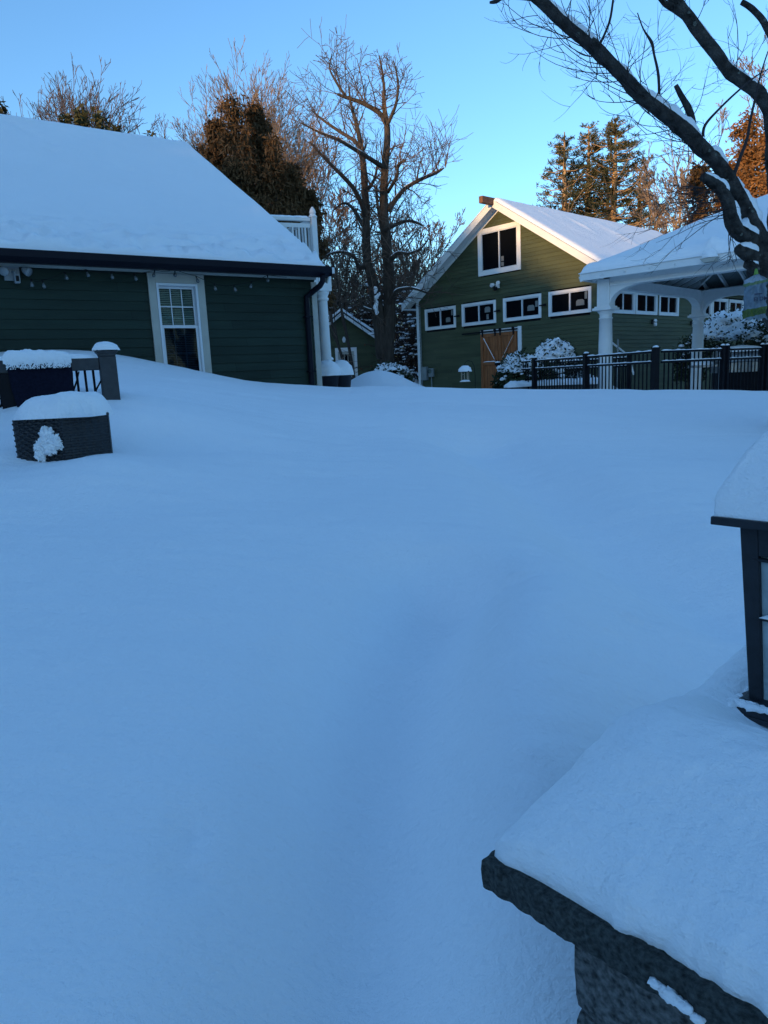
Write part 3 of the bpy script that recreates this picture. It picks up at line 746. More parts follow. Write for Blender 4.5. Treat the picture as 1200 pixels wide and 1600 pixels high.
ap = (c0, c0, zt + RISE); cr = [(c0 - half, c0 - half, zt), (c0 + half, c0 - half, zt), (c0 + half, c0 + half, zt), (c0 - half, c0 + half, zt)]
k0 = len(mb.v)
for i in range(4):
    a, b = cr[i], cr[(i + 1) % 4]; mb.poly([a, b, ap])
    lo = [(p[0], p[1], p[2] - .05) for p in (a, b, ap)]; mb.poly(lo[::-1])
groof = obj('roof', mb, mat('roof_boards', (0.16, 0.19, 0.19), 0.7, 0.1, 6, 0.1), gz)
mb = MB()
for i in range(4):
    a, b = V3(cr[i]), V3(cr[(i + 1) % 4]); A_ = V3(ap) - V3((0, 0, .11)); dn = V3((0, 0, -.11))
    mb.bar(a + dn, A_, .05, .10)
    for k in range(1, 12):
        t = k / 12; p = a.lerp(b, t); m_ = (a + b) / 2
        tt = 1 - abs(t - .5) * 2; q = p + (A_ + V3((0, 0, .11)) - m_) * tt
        mb.bar(p + dn, q + dn, .035, .09)
obj('rafters', mb, WHITE, gz)
def gs_top(x, y):
    k = max(abs(x - c0), abs(y - c0)); k2 = min(abs(x - c0), abs(y - c0))
    s_ = (k ** 8 + k2 ** 8 + 1e-9) ** .125
    zr = zt + RISE * (1 - min(1, s_ / half))
    zr = max(zr, zt + RISE * (1 - k / half) - .25)
    d_ = half + .02 - k
    th = .17 * edge(d_, .17) * edge((half + .05) * 1.38 - sqrt((x - c0) ** 2 + (y - c0) ** 2), .3) * (1 + .12 * nz(x, y, 1, 1.2, 3))
    if d_ < .35: th += .03 * nz(x, y, 3, 3.5, 3) * edge(d_, .1)
    th += .13 * g2(x, y, 2.07, -GO + .03, .075, .14)
    base = zt + RISE * (1 - k / half)
    return max(min(base, zr + .02) , zt) + max(th, .005) if k < half + .02 else zt
hfield('snow_cover', axis(c0 - half - .02, c0 + half + .02, 90), axis(c0 - half - .02, c0 + half + .02, 90), gs_top, lambda x, y: zt - .012, SNOWR, groof)
mb = MB(); mb.prism([(1.93, -GO - .02, zz_(1.73)), (2.22, -GO - .02, zz_(1.73)), (2.16, -GO - .02, zz_(1.66)), (2.0, -GO - .02, zz_(1.66))], (0, -.14, 0)); sp_ = obj('roof_spout', mb, CREAM, gz, bevel=.005)
mb = MB(); dome(mb, 2.075, -GO - .08, zz_(1.735), .13, .085, .16, 4, .15, 20, 8, 0); obj('snow_cap', mb, SNOWC, sp_, True)

# ------------------------------------------------------------------ iron fence
ZF0 = -1.0
def fence_run(name, a, b, npan, label, top=.235, zb=ZF0, group='black metal pool fences', postw=.062, sp=.108, endposts=(1, 1)):
    a = V3((a[0], a[1], 0)); b = V3((b[0], b[1], 0)); d = b - a; L_ = d.length; rzv = atan2(d.y, d.x)
    t0 = thing(name, (a.x, a.y, zb), rzv, label, 'fence', group); H_ = top - zb
    for i in range(npan):
        x0 = L_ * i / npan; x1 = L_ * (i + 1) / npan; mb = MB()
        for z_ in (H_, H_ - .165, .12): mb.box(x0 + .03, -.014, z_ - .034, x1 - .03, .014, z_)
        n = int((x1 - x0 - .08) / sp); s_ = (x1 - x0) / (n + 1)
        for k in range(1, n + 1):
            x = x0 + s_ * k; mb.box(x - .0085, -.0085, .05, x + .0085, .0085, H_ - .036)
        pn = obj('panel', mb, BLACK, t0)
        snow_strip('snow_line', (x0 + .04, 0, H_), (x1 - .04, 0, H_), .028, .016, SNOWC, pn, i + a.x, .8)
        snow_strip('snow_line', (x0 + .04, 0, H_ - .165), (x1 - .04, 0, H_ - .165), .026, .013, SNOWC, pn, i + 3 + a.x, .8)
    for i in range(npan + 1):
        if (i == 0 and not endposts[0]) or (i == npan and not endposts[1]): continue
        x = L_ * i / npan; w = postw / 2
        mb = MB(); mb.box(x - w, -w, 0, x + w, w, H_ + .04); mb.box(x - w - .008, -w - .008, H_ + .04, x + w + .008, w + .008, H_ + .055)
        p = obj('post', mb, BLACK, t0)
        mb = MB(); dome(mb, x, 0, H_ + .055, w * 1.15, w * 1.15, .03, x, .2, 12, 4, 0); obj('snow_cap', mb, SNOWC, p, True)
    return t0
fence_run('metal_fence', (4.5, 11.8), (3.4, 15.8), 2, 'black picket fence running back from the thick corner post past the near gazebo column', postw=.09)
fence_run('metal_fence', (4.6, 11.87), (6.02, 12.72), 1, 'black metal gate panel with snow lined rails right of the thick corner post', endposts=(0, 1))
fence_run('metal_fence', (6.14, 12.8), (7.08, 13.42), 1, 'black picket fence bay at the right edge in front of the grill', )
fence_run('metal_fence', (7.2, 13.48), (9.0, 14.6), 1, 'black picket fence bay continuing beyond the right edge of the photo')
fence_run('metal_fence', (5.15, 14.9), (3.35, 19.4), 2, 'rear black picket fence seen through the front fence beside the gazebo column', top=.20)
fence_run('metal_fence', (3.36, 16.0), (3.05, 17.1), 1, 'short black fence bay ending at the snowy bush by the barn doors', top=.235, endposts=(0, 1))

# low dark stone wall inside the fence
mb = MB(); rng = random.Random(8)
swl = thing('stone_wall', (3.6, 17.0, -1.0), 0, 'low dark curved stone wall behind the fence left of the gazebo column', 'garden wall')
pts = [(.2 + .6 * cos(a) * 1.5, -2.2 + .0 + 1.9 * sin(a) * .5 + .3 * a, 0) for a in [pi * (.1 + .8 * i / 16) for i in range(17)]]
for zl in range(4):
    for i in range(16):
        a, b = V3(pts[i]), V3(pts[i + 1]); o_ = V3((0, 0, .09 + .17 * zl)); a2 = a.lerp(b, .04 + rng.uniform(0, .1)); mb.bar(a2 + o_, b + o_, .25 + rng.uniform(-.03, .03), .16)
obj('stones', mb, STONE, swl, bevel=.015)
mb = MB(); k = 0
for i in range(16):
    a, b = V3(pts[i]), V3(pts[i + 1]); c = (a + b) / 2; dome(mb, c.x, c.y, .68, .2, .2, .13, i, .2, 14, 5, 0)
obj('snow_cap', mb, SNOWC, swl, True)

# ------------------------------------------------------------------ grill
gl = thing('gas_grill', (7.15, 14.35, -.98), radians(-10), 'steel gas grill with round knobs and side shelves behind the right fence', 'grill')
mb = MB(); mb.box(-.45, -.3, .1, .45, .3, .78); obj('cabinet', mb, BLACK, gl, bevel=.01)
mb = MB(); mb.box(-.47, -.36, .78, .47, .3, .97); pn = obj('control_panel', mb, STEEL, gl, bevel=.008)
for x in (-.33, -.12, .12, .33): obj('knob', MB().tube([(x, -.36, .875), (x, -.40, .875)], .032, 14), STEEL, pn, bevel=.004)
mb = MB(); mb.prism([(-.47, -.28, .97), (-.47, -.24, 1.12), (-.47, -.08, 1.22), (-.47, .2, 1.2), (-.47, .29, .97)], (.94, 0, 0)); ld = obj('hood', mb, STEEL, gl, bevel=.02)
obj('handle', MB().tube([(-.35, -.32, 1.06), (.35, -.32, 1.06)], .014, 8).bar((-.33, -.32, 1.06), (-.33, -.25, 1.08), .02, .02).bar((.33, -.32, 1.06), (.33, -.25, 1.08), .02, .02), STEEL, ld)
mb = MB(); mb.box(-.92, -.27, .9, -.49, .27, .95).box(.49, -.27, .9, .92, .27, .95); sh_ = obj('side_shelf', mb, STEEL, gl, bevel=.006)
mb = MB(); dome(mb, -.7, 0, .95, .2, .24, .08, 1, .15, 18, 6, 0); dome(mb, .7, 0, .95, .2, .24, .08, 5, .15, 18, 6, 0); obj('snow_cap', mb, SNOWC, sh_, True)
mb = MB(); dome(mb, 0, .02, 1.17, .46, .24, .12, 3, .12, 22, 6, 0); obj('snow_cap', mb, SNOWC, ld, True)

# ball finial post
fp = thing('finial_post', (6.55, 13.9, -1.0), 0, 'short pale post with a round ball top behind the gate panel', 'post')
obj('post', MB().box(-.03, -.03, 0, .03, .03, 1.08), METERG, fp); mb = MB(); dome(mb, 0, 0, 1.14, .06, .06, .06, 0, 0, 16, 10, -1); obj('ball', mb, WHITE, fp, True)

# ------------------------------------------------------------------ snowy bushes
def bush(name, c, r, h, label, seed, snow=1.0, cat='bush', nleaf=3600, size=.085, tilt=0, group=None, cap=(.55, .8), m_=GRNB, sprigs=14):
    rng = random.Random(seed)
    t0 = thing(name, c, tilt, label, cat, group)
    rx_, ry_ = r if isinstance(r, tuple) else (r, r)
    mb = MB()
    for k in range(12):
        a = rng.uniform(0, 6.28); d = V3((cos(a) * rx_ * .6, sin(a) * ry_ * .6, h * .75)); mb.tube([(0, 0, 0), tuple(d * .5 + V3((0, 0, h * .05))), tuple(d)], [.025, .015, .006], 5)
    obj('stems', mb, BRUSH, t0)
    mb = MB()
    for k in range(nleaf):
        a = rng.uniform(0, 2 * pi); e = math.asin(rng.uniform(-.25, 1) if rng.random() < .6 else rng.uniform(-.3, .45)); d = V3((cos(a) * cos(e), sin(a) * cos(e), sin(e)))
        q = (rng.uniform(.72, 1.04) if rng.random() < .6 else rng.uniform(.98, 1.12)) * (1 + .16 * nz(d.x * 2 + seed, d.y * 2, d.z * 2, 1, 3))
        p = V3((d.x * rx_ * q, d.y * ry_ * q, h * .5 + d.z * h * .5 * q)); mb.leaf(p, size, rng, .1)
    for k in range(sprigs):
        a = rng.uniform(0, 6.28); b = V3((cos(a) * rx_ * .5, sin(a) * ry_ * .5, h * .85)); mb.tube([b, b + V3((cos(a) * .05, sin(a) * .05, .12)), b + V3((cos(a) * .12, sin(a) * .1, .25))], [.006, .005, .002], 4)
    obj('foliage', mb, m_, t0)
    mb = MB()
    for k in range(int(36 * snow)):
        a = rng.uniform(0, 2 * pi); e = math.asin(rng.uniform(-.05, .95)); d = V3((cos(a) * cos(e), sin(a) * cos(e), sin(e)))
        q = rng.uniform(.9, 1.02); s_ = rng.uniform(.05, .15) * min(rx_, .8) * (0.6 + .9 * max(0, d.z))
        dome(mb, d.x * rx_ * q, d.y * ry_ * q, h * .5 + d.z * h * .5 * q, s_ * 1.3, s_ * 1.1, s_ * .75, k + seed, .45, 11, 5, -.5, 3.2)
    if snow >= 1: dome(mb, 0, 0, h * .5, rx_ * .95, ry_ * .95, h * .5 * 1.03, seed, .14, 60, 20, cap[1] * .4, 4.0)
    obj('snow_clumps', mb, SNOWC, t0, True)
    return t0
p = at(865, 606, 18.2); bush('snowy_shrub', (p.x, p.y, -1.0), .62, 1.72, 'round snow topped shrub standing highest right of the barn doors', 11, cap=(.5, .62))
p = at(812, 606, 16.8); bush('snowy_shrub', (p.x, p.y, -.95), .56, 1.35, 'leafy shrub half buried in snow directly in front of the barn doors', 23, cap=(.42, .7), nleaf=3200)
p = at(850, 606, 16.6); bush('snowy_shrub', (p.x, p.y, -.95), (.5, .4), 1.15, 'dark low shrub behind the fence between two rounder snowy shrubs', 31, snow=.6, nleaf=2400)
p = at(1140, 600, 19.0); bush('snowy_shrub', (p.x + .1, p.y, -1.0), (1.35, .9), 2.25, 'large wide snow loaded shrub behind the gazebo far column', 47, cap=(.45, .7), nleaf=5200, size=.09)
p = at(1195, 600, 17.5); bush('snowy_shrub', (p.x + .3, p.y, -1.0), (.9, .7), 2.0, 'dark shrub with snow tufts at the right edge under the hanging bag', 53, snow=.8, nleaf=3600, size=.09)
p = at(1076, 600, 18.6); bush('snowy_shrub', (p.x, p.y, -1.0), (.35, .3), 1.6, 'narrow dark shrub seen left of the gazebo far column', 59, snow=.5, nleaf=1200)
p = at(606, 600, 20.8); bush('snowy_shrub', (p.x + .05, p.y, -.75), (.62, .4), 1.15, 'slumping snow flecked shrub at the foot of the two trunked tree', 67, snow=1, cap=(.40, 1.1), nleaf=3000)
p = at(627, 600, 21.4); bush('snowy_shrub', (p.x, p.y, -.75), (.35, .35), .8, 'lowest dark shrub between the two trunked tree and the barn corner', 71, snow=.7, nleaf=1400)

# ------------------------------------------------------------------ garden pots
def pot(loc, label, r=.2, snowr=1.25, sd=0):
    t0 = thing('garden_pot', loc, 0, label, 'pot', 'black garden pots beside the low green house')
    mb = MB(); mb.lathe(0, 0, [(r * .7, 0), (r * .98, .36), (r * 1.08, .37), (r * 1.08, .41), (r * .98, .41), (r * .95, .35)], 24); obj('body', mb, POT, t0, True)
    mb = MB(); dome(mb, 0, 0, .40, r * 1.18, r * 1.18, .235, sd, .06, 30, 10, -.08); obj('snow_cap', mb, SNOWC, t0, True)
p = at(534, 606, 12.8); pot((p.x, p.y, -.28), 'right one of the two black pots heaped with snow beside the low green house', .19, sd=2)
p = at(513, 606, 12.5); pot((p.x, p.y, -.28), 'left one of the two black pots heaped with snow, nearest the white porch column', .20, sd=5)
p = at(517.5, 562, 13.6)
sg = thing('garden_light', (p.x, p.y, -.3), 0, 'tiny garden light on twin stakes capped with snow behind the pots', 'garden light')
obj('stake', MB().tube([(-.02, 0, 0), (-.02, 0, p.z + .22)], .008, 6).tube([(.03, 0, 0), (.03, 0, p.z + .2)], .007, 6), METERG, sg)
obj('head', MB().lathe(0, 0, [(.03, p.z + .2), (.035, p.z + .3), (.01, p.z + .3)], 10), CREAM, sg); mb = MB(); dome(mb, 0, 0, p.z + .3, .045, .045, .05, 1, .1, 12, 5, 0); obj('snow_cap', mb, SNOWC, sg, True)

# ------------------------------------------------------------------ bird feeder on a hook
p = at(727, 597, 12.5)
bf = thing('bird_feeder', (p.x, p.y, p.z), radians(-20), 'wooden bird feeder with snowy roof hanging from a thin dark hook', 'bird feeder')
mb = MB(); mb.box(-.075, -.075, .0, .075, .075, .012); base = obj('tray', mb, CEDARP, bf)
mb = MB()
for sx in (-1, 1):
    for sy in (-1, 1): mb.box(sx * .05 - .008, sy * .05 - .008, .012, sx * .05 + .008, sy * .05 + .008, .17)
mb.box(-.008, -.055, .012, .008, -.045, .17)
obj('corner_posts', mb, CEDARP, bf); obj('seed_tube', MB().box(-.038, -.038, .012, .038, .038, .165), GLASSC, bf)
mb = MB(); mb.lathe(0, 0, [(.125, .168), (.128, .175), (.05, .25), (.02, .26)], 4); obj('roof', mb, BLACK, bf)
mb = MB(); dome(mb, 0, 0, .19, .115, .115, .09, 2, .12, 20, 7, -.1); mb2 = mb; obj('snow_cap', mb, SNOWC, bf, True)
mb = MB(); dome(mb, 0, -.02, .01, .09, .09, .03, 2, .2, 16, 5, 0); obj('tray_snow', mb, SNOWC, bf, True)
mb = MB(); hookp = [(0, 0, .26), (0, 0, .31), (.02, 0, .34), (.06, 0, .36), (.12, 0, .34), (.16, 0, .27), (.175, 0, .1), (.17, 0, -.3), (.165, 0, -.9)]
obj('hook_pole', MB().tube(hookp, .005, 6), BLACK, bf, True)

# ------------------------------------------------------------------ deck railing with draped mat (left)
RD = V3((1.0, .10, 0)).normalized(); rr0 = V3((-1.98, 5.4, 0)); rang = atan2(RD.y, RD.x) 
pr_ = at(0, 545, 5.1); d_ = (V3((-1.98, 5.4, 0)) - V3((pr_.x, pr_.y, 0))); rang = atan2(d_.y, d_.x)
dr = thing('deck_railing', (-1.98, 5.4, -.35), rang, 'grey deck railing with twisting black branch balusters left of the snowfield', 'railing')
z0 = .35
mb = MB(); mb.box(-.058, -.058, -.3, .058, .058, z0 + .255); mb.lathe(0, 0, [(.082, z0 + .255), (.085, z0 + .27), (.105, z0 + .285), (.105, z0 + .30)], 4)
post = obj('post', mb, GREYW, dr, bevel=.006)
mb = MB(); dome(mb, 0, 0, z0 + .298, .098, .098, .065, 4, .07, 22, 8, 0); obj('snow_cap', mb, SNOWC, post, True)
RT = z0 + .245
mb = MB(); mb.box(-1.9, -.045, RT - .085, -.06, .045, RT); rail = obj('top_rail', mb, GREYW, dr, bevel=.005)
mb = MB(); mb.box(-1.9, -.03, -.05, -.06, .03, -.01); obj('bottom_rail', mb, GREYW, dr)
snow_strip('snow_cap', (-1.9, 0, RT), (-.062, 0, RT), .088, .030, SNOWC, rail, 1, .8)
x = -.105
while x > -1.85:
    if not (-.44 < x < -.43): obj('baluster', MB().tube([(x, 0, -.03), (x, 0, RT - .08)], .009, 8), BLACK, dr, True)
    x -= .056
rng = random.Random(77)
for k in range(16):
    x = -.16 - .06 * k - (.35 if k > 2 else 0); pts = []; xx = x
    for j in range(9):
        pts.append((xx, rng.uniform(-.012, .012), -.02 + (RT - .07) * j / 8)); xx += rng.uniform(-.045, .045)
    obj('branch_motif', MB().tube(pts, [.009] * 5 + [.008, .007, .006, .005], 6), BLACK, dr, True)
    if k % 2 == 0:
        c = V3(pts[5]); loop = [c + V3((.035 * cos(t) * (1 - t / 12), 0, .035 * sin(t) * (1 - t / 12))) for t in [i * .55 for i in range(11)]]; obj('branch_motif', MB().tube(loop, .006, 5), BLACK, dr, True)
mb = MB(); x0 = -.86
obj('middle_post', MB().box(-.72, -.05, -.3, -.63, .05, RT - .087), BLACK, dr)
dm = thing('draped_mat', (-1.98, 5.4, -.35), rang, 'dark shaggy mat draped over the grey deck railing with snow along the fold', 'mat')
def drape(x0, x1, zb0, zb1):
    mb = MB(); nx_ = 26; prof = []
    for i in range(nx_ + 1):
        t = i / nx_; x = x0 + (x1 - x0) * t
        zb = zb0 + (zb1 - zb0) * t
        row = [(x + (RT - zb) * -.02, .075, zb + .05), (x, .062, RT - .1), (x, .052, RT + .004), (x, .0, RT + .014), (x, -.052, RT + .004), (x + .01, -.064, RT - .1)]
        for j in range(1, 9):
            u = j / 8; row.append((x + (.10 * u if i < 20 else .07 * u) * (1 - t * .5), -.064 - .02 * sin(u * 3) - .008 * sin(x * 40 + u * 3), (RT - .1) * (1 - u) + zb * u))
        mb.v += row
    m_ = len(row)
    for i in range(nx_):
        for j in range(m_ - 1):
            a = i * m_ + j; mb.f.append((a, a + 1, a + m_ + 1, a + m_))
    return mb
o = obj('cloth', drape(-.665, -.255, -.15, -.12), CLOTH, dm, True); sd = o.modifiers.new('solid', 'SOLIDIFY'); sd.thickness = .012
mb = MB(); rng = random.Random(4); xs_ = axis(-.68, -.245, 40); ys_ = axis(-.075, .07, 8, (0, .006, .015))
hfield('snow_cap', xs_, ys_, lambda x, y: RT + .018 + (.052 - .05 * (x + .68) * .8) * edge(y + .075, .05) * edge(.07 - y, .05) * edge(x + .68, .09) * edge(-.245 - x, .05) * (1 + .35 * nz(x, y, 3, 16, 3)), lambda x, y: RT - .03 - .02 * nz(x, 0, 0, 30, 2), SNOWC, dm)
mb = MB()
for k in range(900):
    x = rng.uniform(-.665, -.255); l = rng.random() ** 1.6 * .075; z_ = RT + .012 - l; y_ = -.066 - min(.012, l * .3); r = .0065 * (1.15 - l * 9); dome(mb, x, y_ - .004, z_, r * .8, r, r * 1.5, k, .4, 6, 3, -1)
obj('snow_fringe', mb, SNOWC, dm)

# ------------------------------------------------------------------ wicker chair back
ch = thing('wicker_chair', (-1.89, 4.22, -.62), radians(-3), 'dark woven wicker chair buried in snow with a thick snow cap', 'chair')
CZ = .62
def cpt(u, v):   # u -1..1 across, v 0..1 up -> front face with curve on the left side
    zt_ = -.135 + .004 * u; zb = -.62; z = zb + (zt_ - zb) * v
    hw = .262 + .004 * v; x = u * hw - (0 if u < .15 else .05 * (u - .15) ** 2)
    y = -.02 + .04 * (abs(u) ** 4 if u < 0 else 0) + (.26 * (u - .12) ** 1.4 if u > .12 else 0)
    return x, y, z + CZ
rows, cols = 30, 40
mb = MB(); NX, NY = cols * 4, rows * 4
for j in range(NY + 1):
    for i in range(NX + 1):
        u = -1 + 2 * i / NX; v = j / NY; x, y, z = cpt(u, v)
        row = int(v * rows * .9999); cu = (u + 1) / 2 * cols / 2
        strand = abs(sin(pi * v * rows)) ** .6
        if u < .12: wv = cos(pi * (cu * 1.0) + (pi if row % 2 else 0)); y -= .009 * strand * (wv * .9 + .45)
        else: wv = cos(2 * pi * cu * .75); y -= .008 * (strand * .7 + .7 * wv * (1 if row % 2 else .3))
        mb.v.append((x, y, z))
for j in range(NY):
    for i in range(NX):
        a = j * (NX + 1) + i; mb.f.append((a, a + 1, a + NX + 2, a + NX + 1))
WICK = mat('dark_wicker', (0.007, 0.009, 0.012), 0.36, 0.3, 30, 0, spec=0.45)
bk = obj('backrest', mb, WICK, ch, True)
mb = MB()   # thickness behind the woven face
L1 = [cpt(-1 + 2 * i / 12, 1) for i in range(13)]; L0 = [cpt(-1 + 2 * i / 12, 0) for i in range(13)]
for i in range(12):
    a, b, c, d = L0[i], L0[i + 1], L1[i + 1], L1[i]; of = .02
    mb.poly([(b[0], b[1] + of, b[2]), (a[0], a[1] + of, a[2]), (d[0], d[1] + of, d[2]), (c[0], c[1] + of, c[2])]); mb.poly([(d[0], d[1] + .004, d[2]), (c[0], c[1] + .004, c[2]), (c[0], c[1] + of, c[2]), (d[0], d[1] + of, d[2])])
for A_, B_ in ((L0[0], L1[0]), (L1[12], L0[12])): mb.poly([A_, B_, (B_[0], B_[1] + .02, B_[2]), (A_[0], A_[1] + .02, A_[2])])
obj('frame', mb, WICK, ch)
obj('rim', MB().tube([(q[0], q[1] + .01, q[2]) for q in L1], .010, 6), WICK, ch, True)
def cs_top(x, y):
    yf = cpt(clampf(x / .262, -1, 1), 1)[1] - .012
    e1 = edge(x + .256, .12) * edge(.228 - x, .08) * edge(y - yf, .09) * edge(.30 - y, .07)
    return CZ - .135 + (.132 * e1 * (.86 + .2 * ss(x, -.25, .05)) * (1 + .08 * nz(x, y, 0, 9, 4)))
hfield('snow_cap', axis(-.256, .228, 40), axis(-.035, .30, 34), cs_top, lambda x, y: CZ - .137, SNOWC, ch)
mb = MB(); rng = random.Random(3)
for (x, z, r, q) in ((-.045, -.235, .040, 1.1), (-.01, -.262, .038, .9), (-.095, -.300, .036, 1.0), (-.04, -.300, .055, .8), (-.100, -.345, .030, 1.3), (.012, -.292, .028, .9), (-.05, -.195, .016, 1), (-.07, -.27, .03, 1)):
    dome(mb, x, -.026, z + CZ, r, .018, r * q, x * 60 + 3, .55, 44, 26, -1, 3.4)
obj('snow_clump', mb, SNOWC, ch, True)

# ------------------------------------------------------------------ stone pillar, slab, lantern
SG = V3((.102, .807, 0)); sp = thing('stone_pillar', (SG.x, SG.y, -1.3), BR, 'weathered stone pillar with a dark slab top under deep snow in the foreground', 'stone pillar')
ZP = 1.3
def slab_mesh():
    mb = MB(); L_, D_ = .95, .92; nx_, ny_ = 90, 3
    per = []
    def j(t, s_): return .003 * nz(t * 14, s_, 0, 1, 4) + .003 * nz(t * 60, s_, 4, 1, 2)
    n = 240
    for i in range(n): per.append((L_ * i / n, 0 + j(i / n, 1), 'f'))
    for i in range(n): per.append((L_ + j(i / n, 7), D_ * i / n, 'r'))
    for i in range(n): per.append((L_ - L_ * i / n, D_ + j(i / n, 3), 'b'))
    for i in range(n): per.append((0 + j(i / n, 5), D_ - D_ * i / n, 'l'))
    lev = [(.002, ZP - .600), (.0, ZP - .602), (-.001, ZP - .614), (.0, ZP - .628), (.001, ZP - .640), (.004, ZP - .643)]
    cx, cy = L_ / 2, D_ / 2; N_ = len(per)
    for li, (ins, z) in enumerate(lev):
        for k_, (x, y, s_) in enumerate(per):
            q = .0028 * nz(x * 40, y * 40, z * 90 + li, 1, 4); dx, dy = cx - x, cy - y; l = sqrt(dx * dx + dy * dy)
            mb.v.append((x + dx / l * (ins + q), y + dy / l * (ins + q), z + (.0015 * nz(x * 9, y * 9, 2, 1, 3) if li > 3 else 0)))
    for li in range(len(lev) - 1):
        for k_ in range(N_):
            a = li * N_ + k_; b = li * N_ + (k_ + 1) % N_; mb.f.append((a, a + N_, b + N_, b))
    mb.f.append(tuple(range(N_))); mb.f.append(tuple((len(lev) - 1) * N_ + i for i in range(N_))[::-1])
    return mb
slab = obj('slab', slab_mesh(), SLAB, sp, True)
slab.modifiers.new('es', 'EDGE_SPLIT').split_angle = 0.9
mb = MB(); rng = random.Random(21)
def rockbox(mb, x0, y0, z0, x1, y1, z1, sd):
    k = len(mb.v); n = 7
    fc = [('z', z1), ('y', y0), ('x', x0), ('y', y1), ('x', x1), ('z', z0)]
    for axn, c in fc:
        b = len(mb.v)
        for i in range(n + 1):
            for j_ in range(n + 1):
                s_, t_ = i / n, j_ / n
                if axn == 'z': p = [x0 + (x1 - x0) * s_, y0 + (y1 - y0) * t_, c]
                elif axn == 'y': p = [x0 + (x1 - x0) * s_, c, z0 + (z1 - z0) * t_]
                else: p = [c, y0 + (y1 - y0) * s_, z0 + (z1 - z0) * t_]
                cc = V3(((x0 + x1) / 2, (y0 + y1) / 2, (z0 + z1) / 2)); q = V3(p); d = (q - cc)
                cor = max(0, (abs(d.x) / (x1 - x0) * 2) ** 6 + (abs(d.y) / (y1 - y0) * 2) ** 6 + (abs(d.z) / (z1 - z0) * 2) ** 6 - 1)
                f_ = 1 - .03 * cor + .10 * nz(q.x * 9 + sd, q.y * 9, q.z * 9, 1, 4) * .35
                w = cc + d * f_; mb.v.append((w.x, w.y, w.z))
        for i in range(n):
            for j_ in range(n):
                a = b + i * (n + 1) + j_; mb.f.append((a, a + 1, a + n + 2, a + n + 1))
z_ = 0.25
while z_ < ZP - .655:
    h_ = min(rng.choice((.07, .10, .13)), ZP - .640 - z_)
    x = .10
    while x < .86:
        w_ = rng.uniform(.10, .24); x1_ = min(x + w_, .88)
        rockbox(mb, x, .05 + rng.uniform(-.008, .008), z_, x1_ - .006, .24, z_ + h_ - .006, rng.uniform(0, 50)); x = x1_
        if .88 - x < .05: break
    y = .24
    while y < .82:
        w_ = rng.uniform(.12, .22); rockbox(mb, 0.10 + rng.uniform(-.008, .008), y, z_, .36, min(y + w_, .86) - .006, z_ + h_ - .006, rng.uniform(0, 50)); y += w_
    z_ += h_
obj('stonework', mb, STONE, sp)
obj('mortar_core', MB().box(.125, .075, 0, .85, .84, ZP - .645), STONE, sp)
def sl_top(x, y):
    e1 = (edge(y - .0, .09)) * edge(x - .0, .10) * edge(.95 - x, .1) * edge(.92 - y, .1)
    th = (.062 + .062 * ss(y, .04, .3)) * e1 + .015 * g2(x, y, .25, .2, .25, .16) * e1
    th -= .115 * g2(x, y, .19, .57, .13, .13) * e1
    th -= .018 * g2(x, y, .45, .50, .12, .2)
    th += .006 * nz(x, y, 0, 6, 4) * e1 + .003 * nz(x, y, 2, 25, 3) * e1
    return ZP - .600 + max(th, .0) + .0015
hfield('snow_cap', axis(.008, .942, 240), axis(.012, .912, 90), lambda x, y: sl_top(x + .006 * nz(x, y, 1, 14, 3), y + .012 * nz(x, y, 5, 9, 4)), lambda x, y: ZP - .603, SNOWC, sp)
sc_ = sp.children[-1] if False else [c for c in sp.children if c.name.startswith('snow_cap')][-1]
for v in sc_.data.vertices:
    if v.co.y < .06:
        k_ = 1 - max(0, v.co.y) / .06; v.co.y += k_ * (.012 * nz(v.co.x, 3, 0, 7, 4) + .006 * nz(v.co.x, 9, v.co.z * .5, 45, 3) + .002); v.co.z += k_ * .003 * nz(v.co.x, v.co.y, 5, 60, 2) if v.co.z > ZP - .598 else 0
mb = MB()
for (x, z, r) in ((.245, -.626, .009), (.262, -.629, .008), (.232, -.623, .006), (.275, -.633, .006), (.252, -.627, .007)): dome(mb, x, -.003, ZP + z, r * 1.3, .006, r * .75, x * 40, .4, 14, 8, -1, 3)
obj('snow_patch', mb, SNOWC, sp, True)

LC = V3((.675, 1.104, 0)); LZ = -.572
ln = thing('garden_lantern', (LC.x, LC.y, LZ), BR, 'black square garden lantern with frosted glass and snow piled on its roof', 'lantern')
a_ = .070; b_ = .099; c_ = .112; TH = -.252 - LZ
mb = MB(); k = len(mb.v)
def sqfrus(mb, r0, z0, r1, z1):
    k = len(mb.v); mb.v += [(-r0, -r0, z0), (r0, -r0, z0), (r0, r0, z0), (-r0, r0, z0), (-r1, -r1, z1), (r1, -r1, z1), (r1, r1, z1), (-r1, r1, z1)]
    mb.f += [(k + 3, k + 2, k + 1, k), (k + 4, k + 5, k + 6, k + 7)] + [(k + i, k + (i + 1) % 4, k + 4 + (i + 1) % 4, k + 4 + i) for i in range(4)]
    return mb
sqfrus(mb, b_, 0, b_ - .003, .008); sqfrus(mb, b_ - .004, .0085, a_ - .002, .024); obj('base', mb, LANT, ln, bevel=.0015)
for sx in (-1, 1):
    for sy in (-1, 1):
        mb = MB(); x0_, x1_ = sorted((sx * a_, sx * (a_ - .024))); y0_, y1_ = sorted((sy * a_, sy * (a_ - .024)))
        mb.box(x0_, y0_, .022, x1_, y1_, TH - .002); mb.v = [(x * (.84 + .30 * (z / TH)), y * (.84 + .30 * (z / TH)), z) for x, y, z in mb.v]; obj('corner_post', mb, LANT, ln, bevel=.002)
ai = a_ - .024
mb = MB()
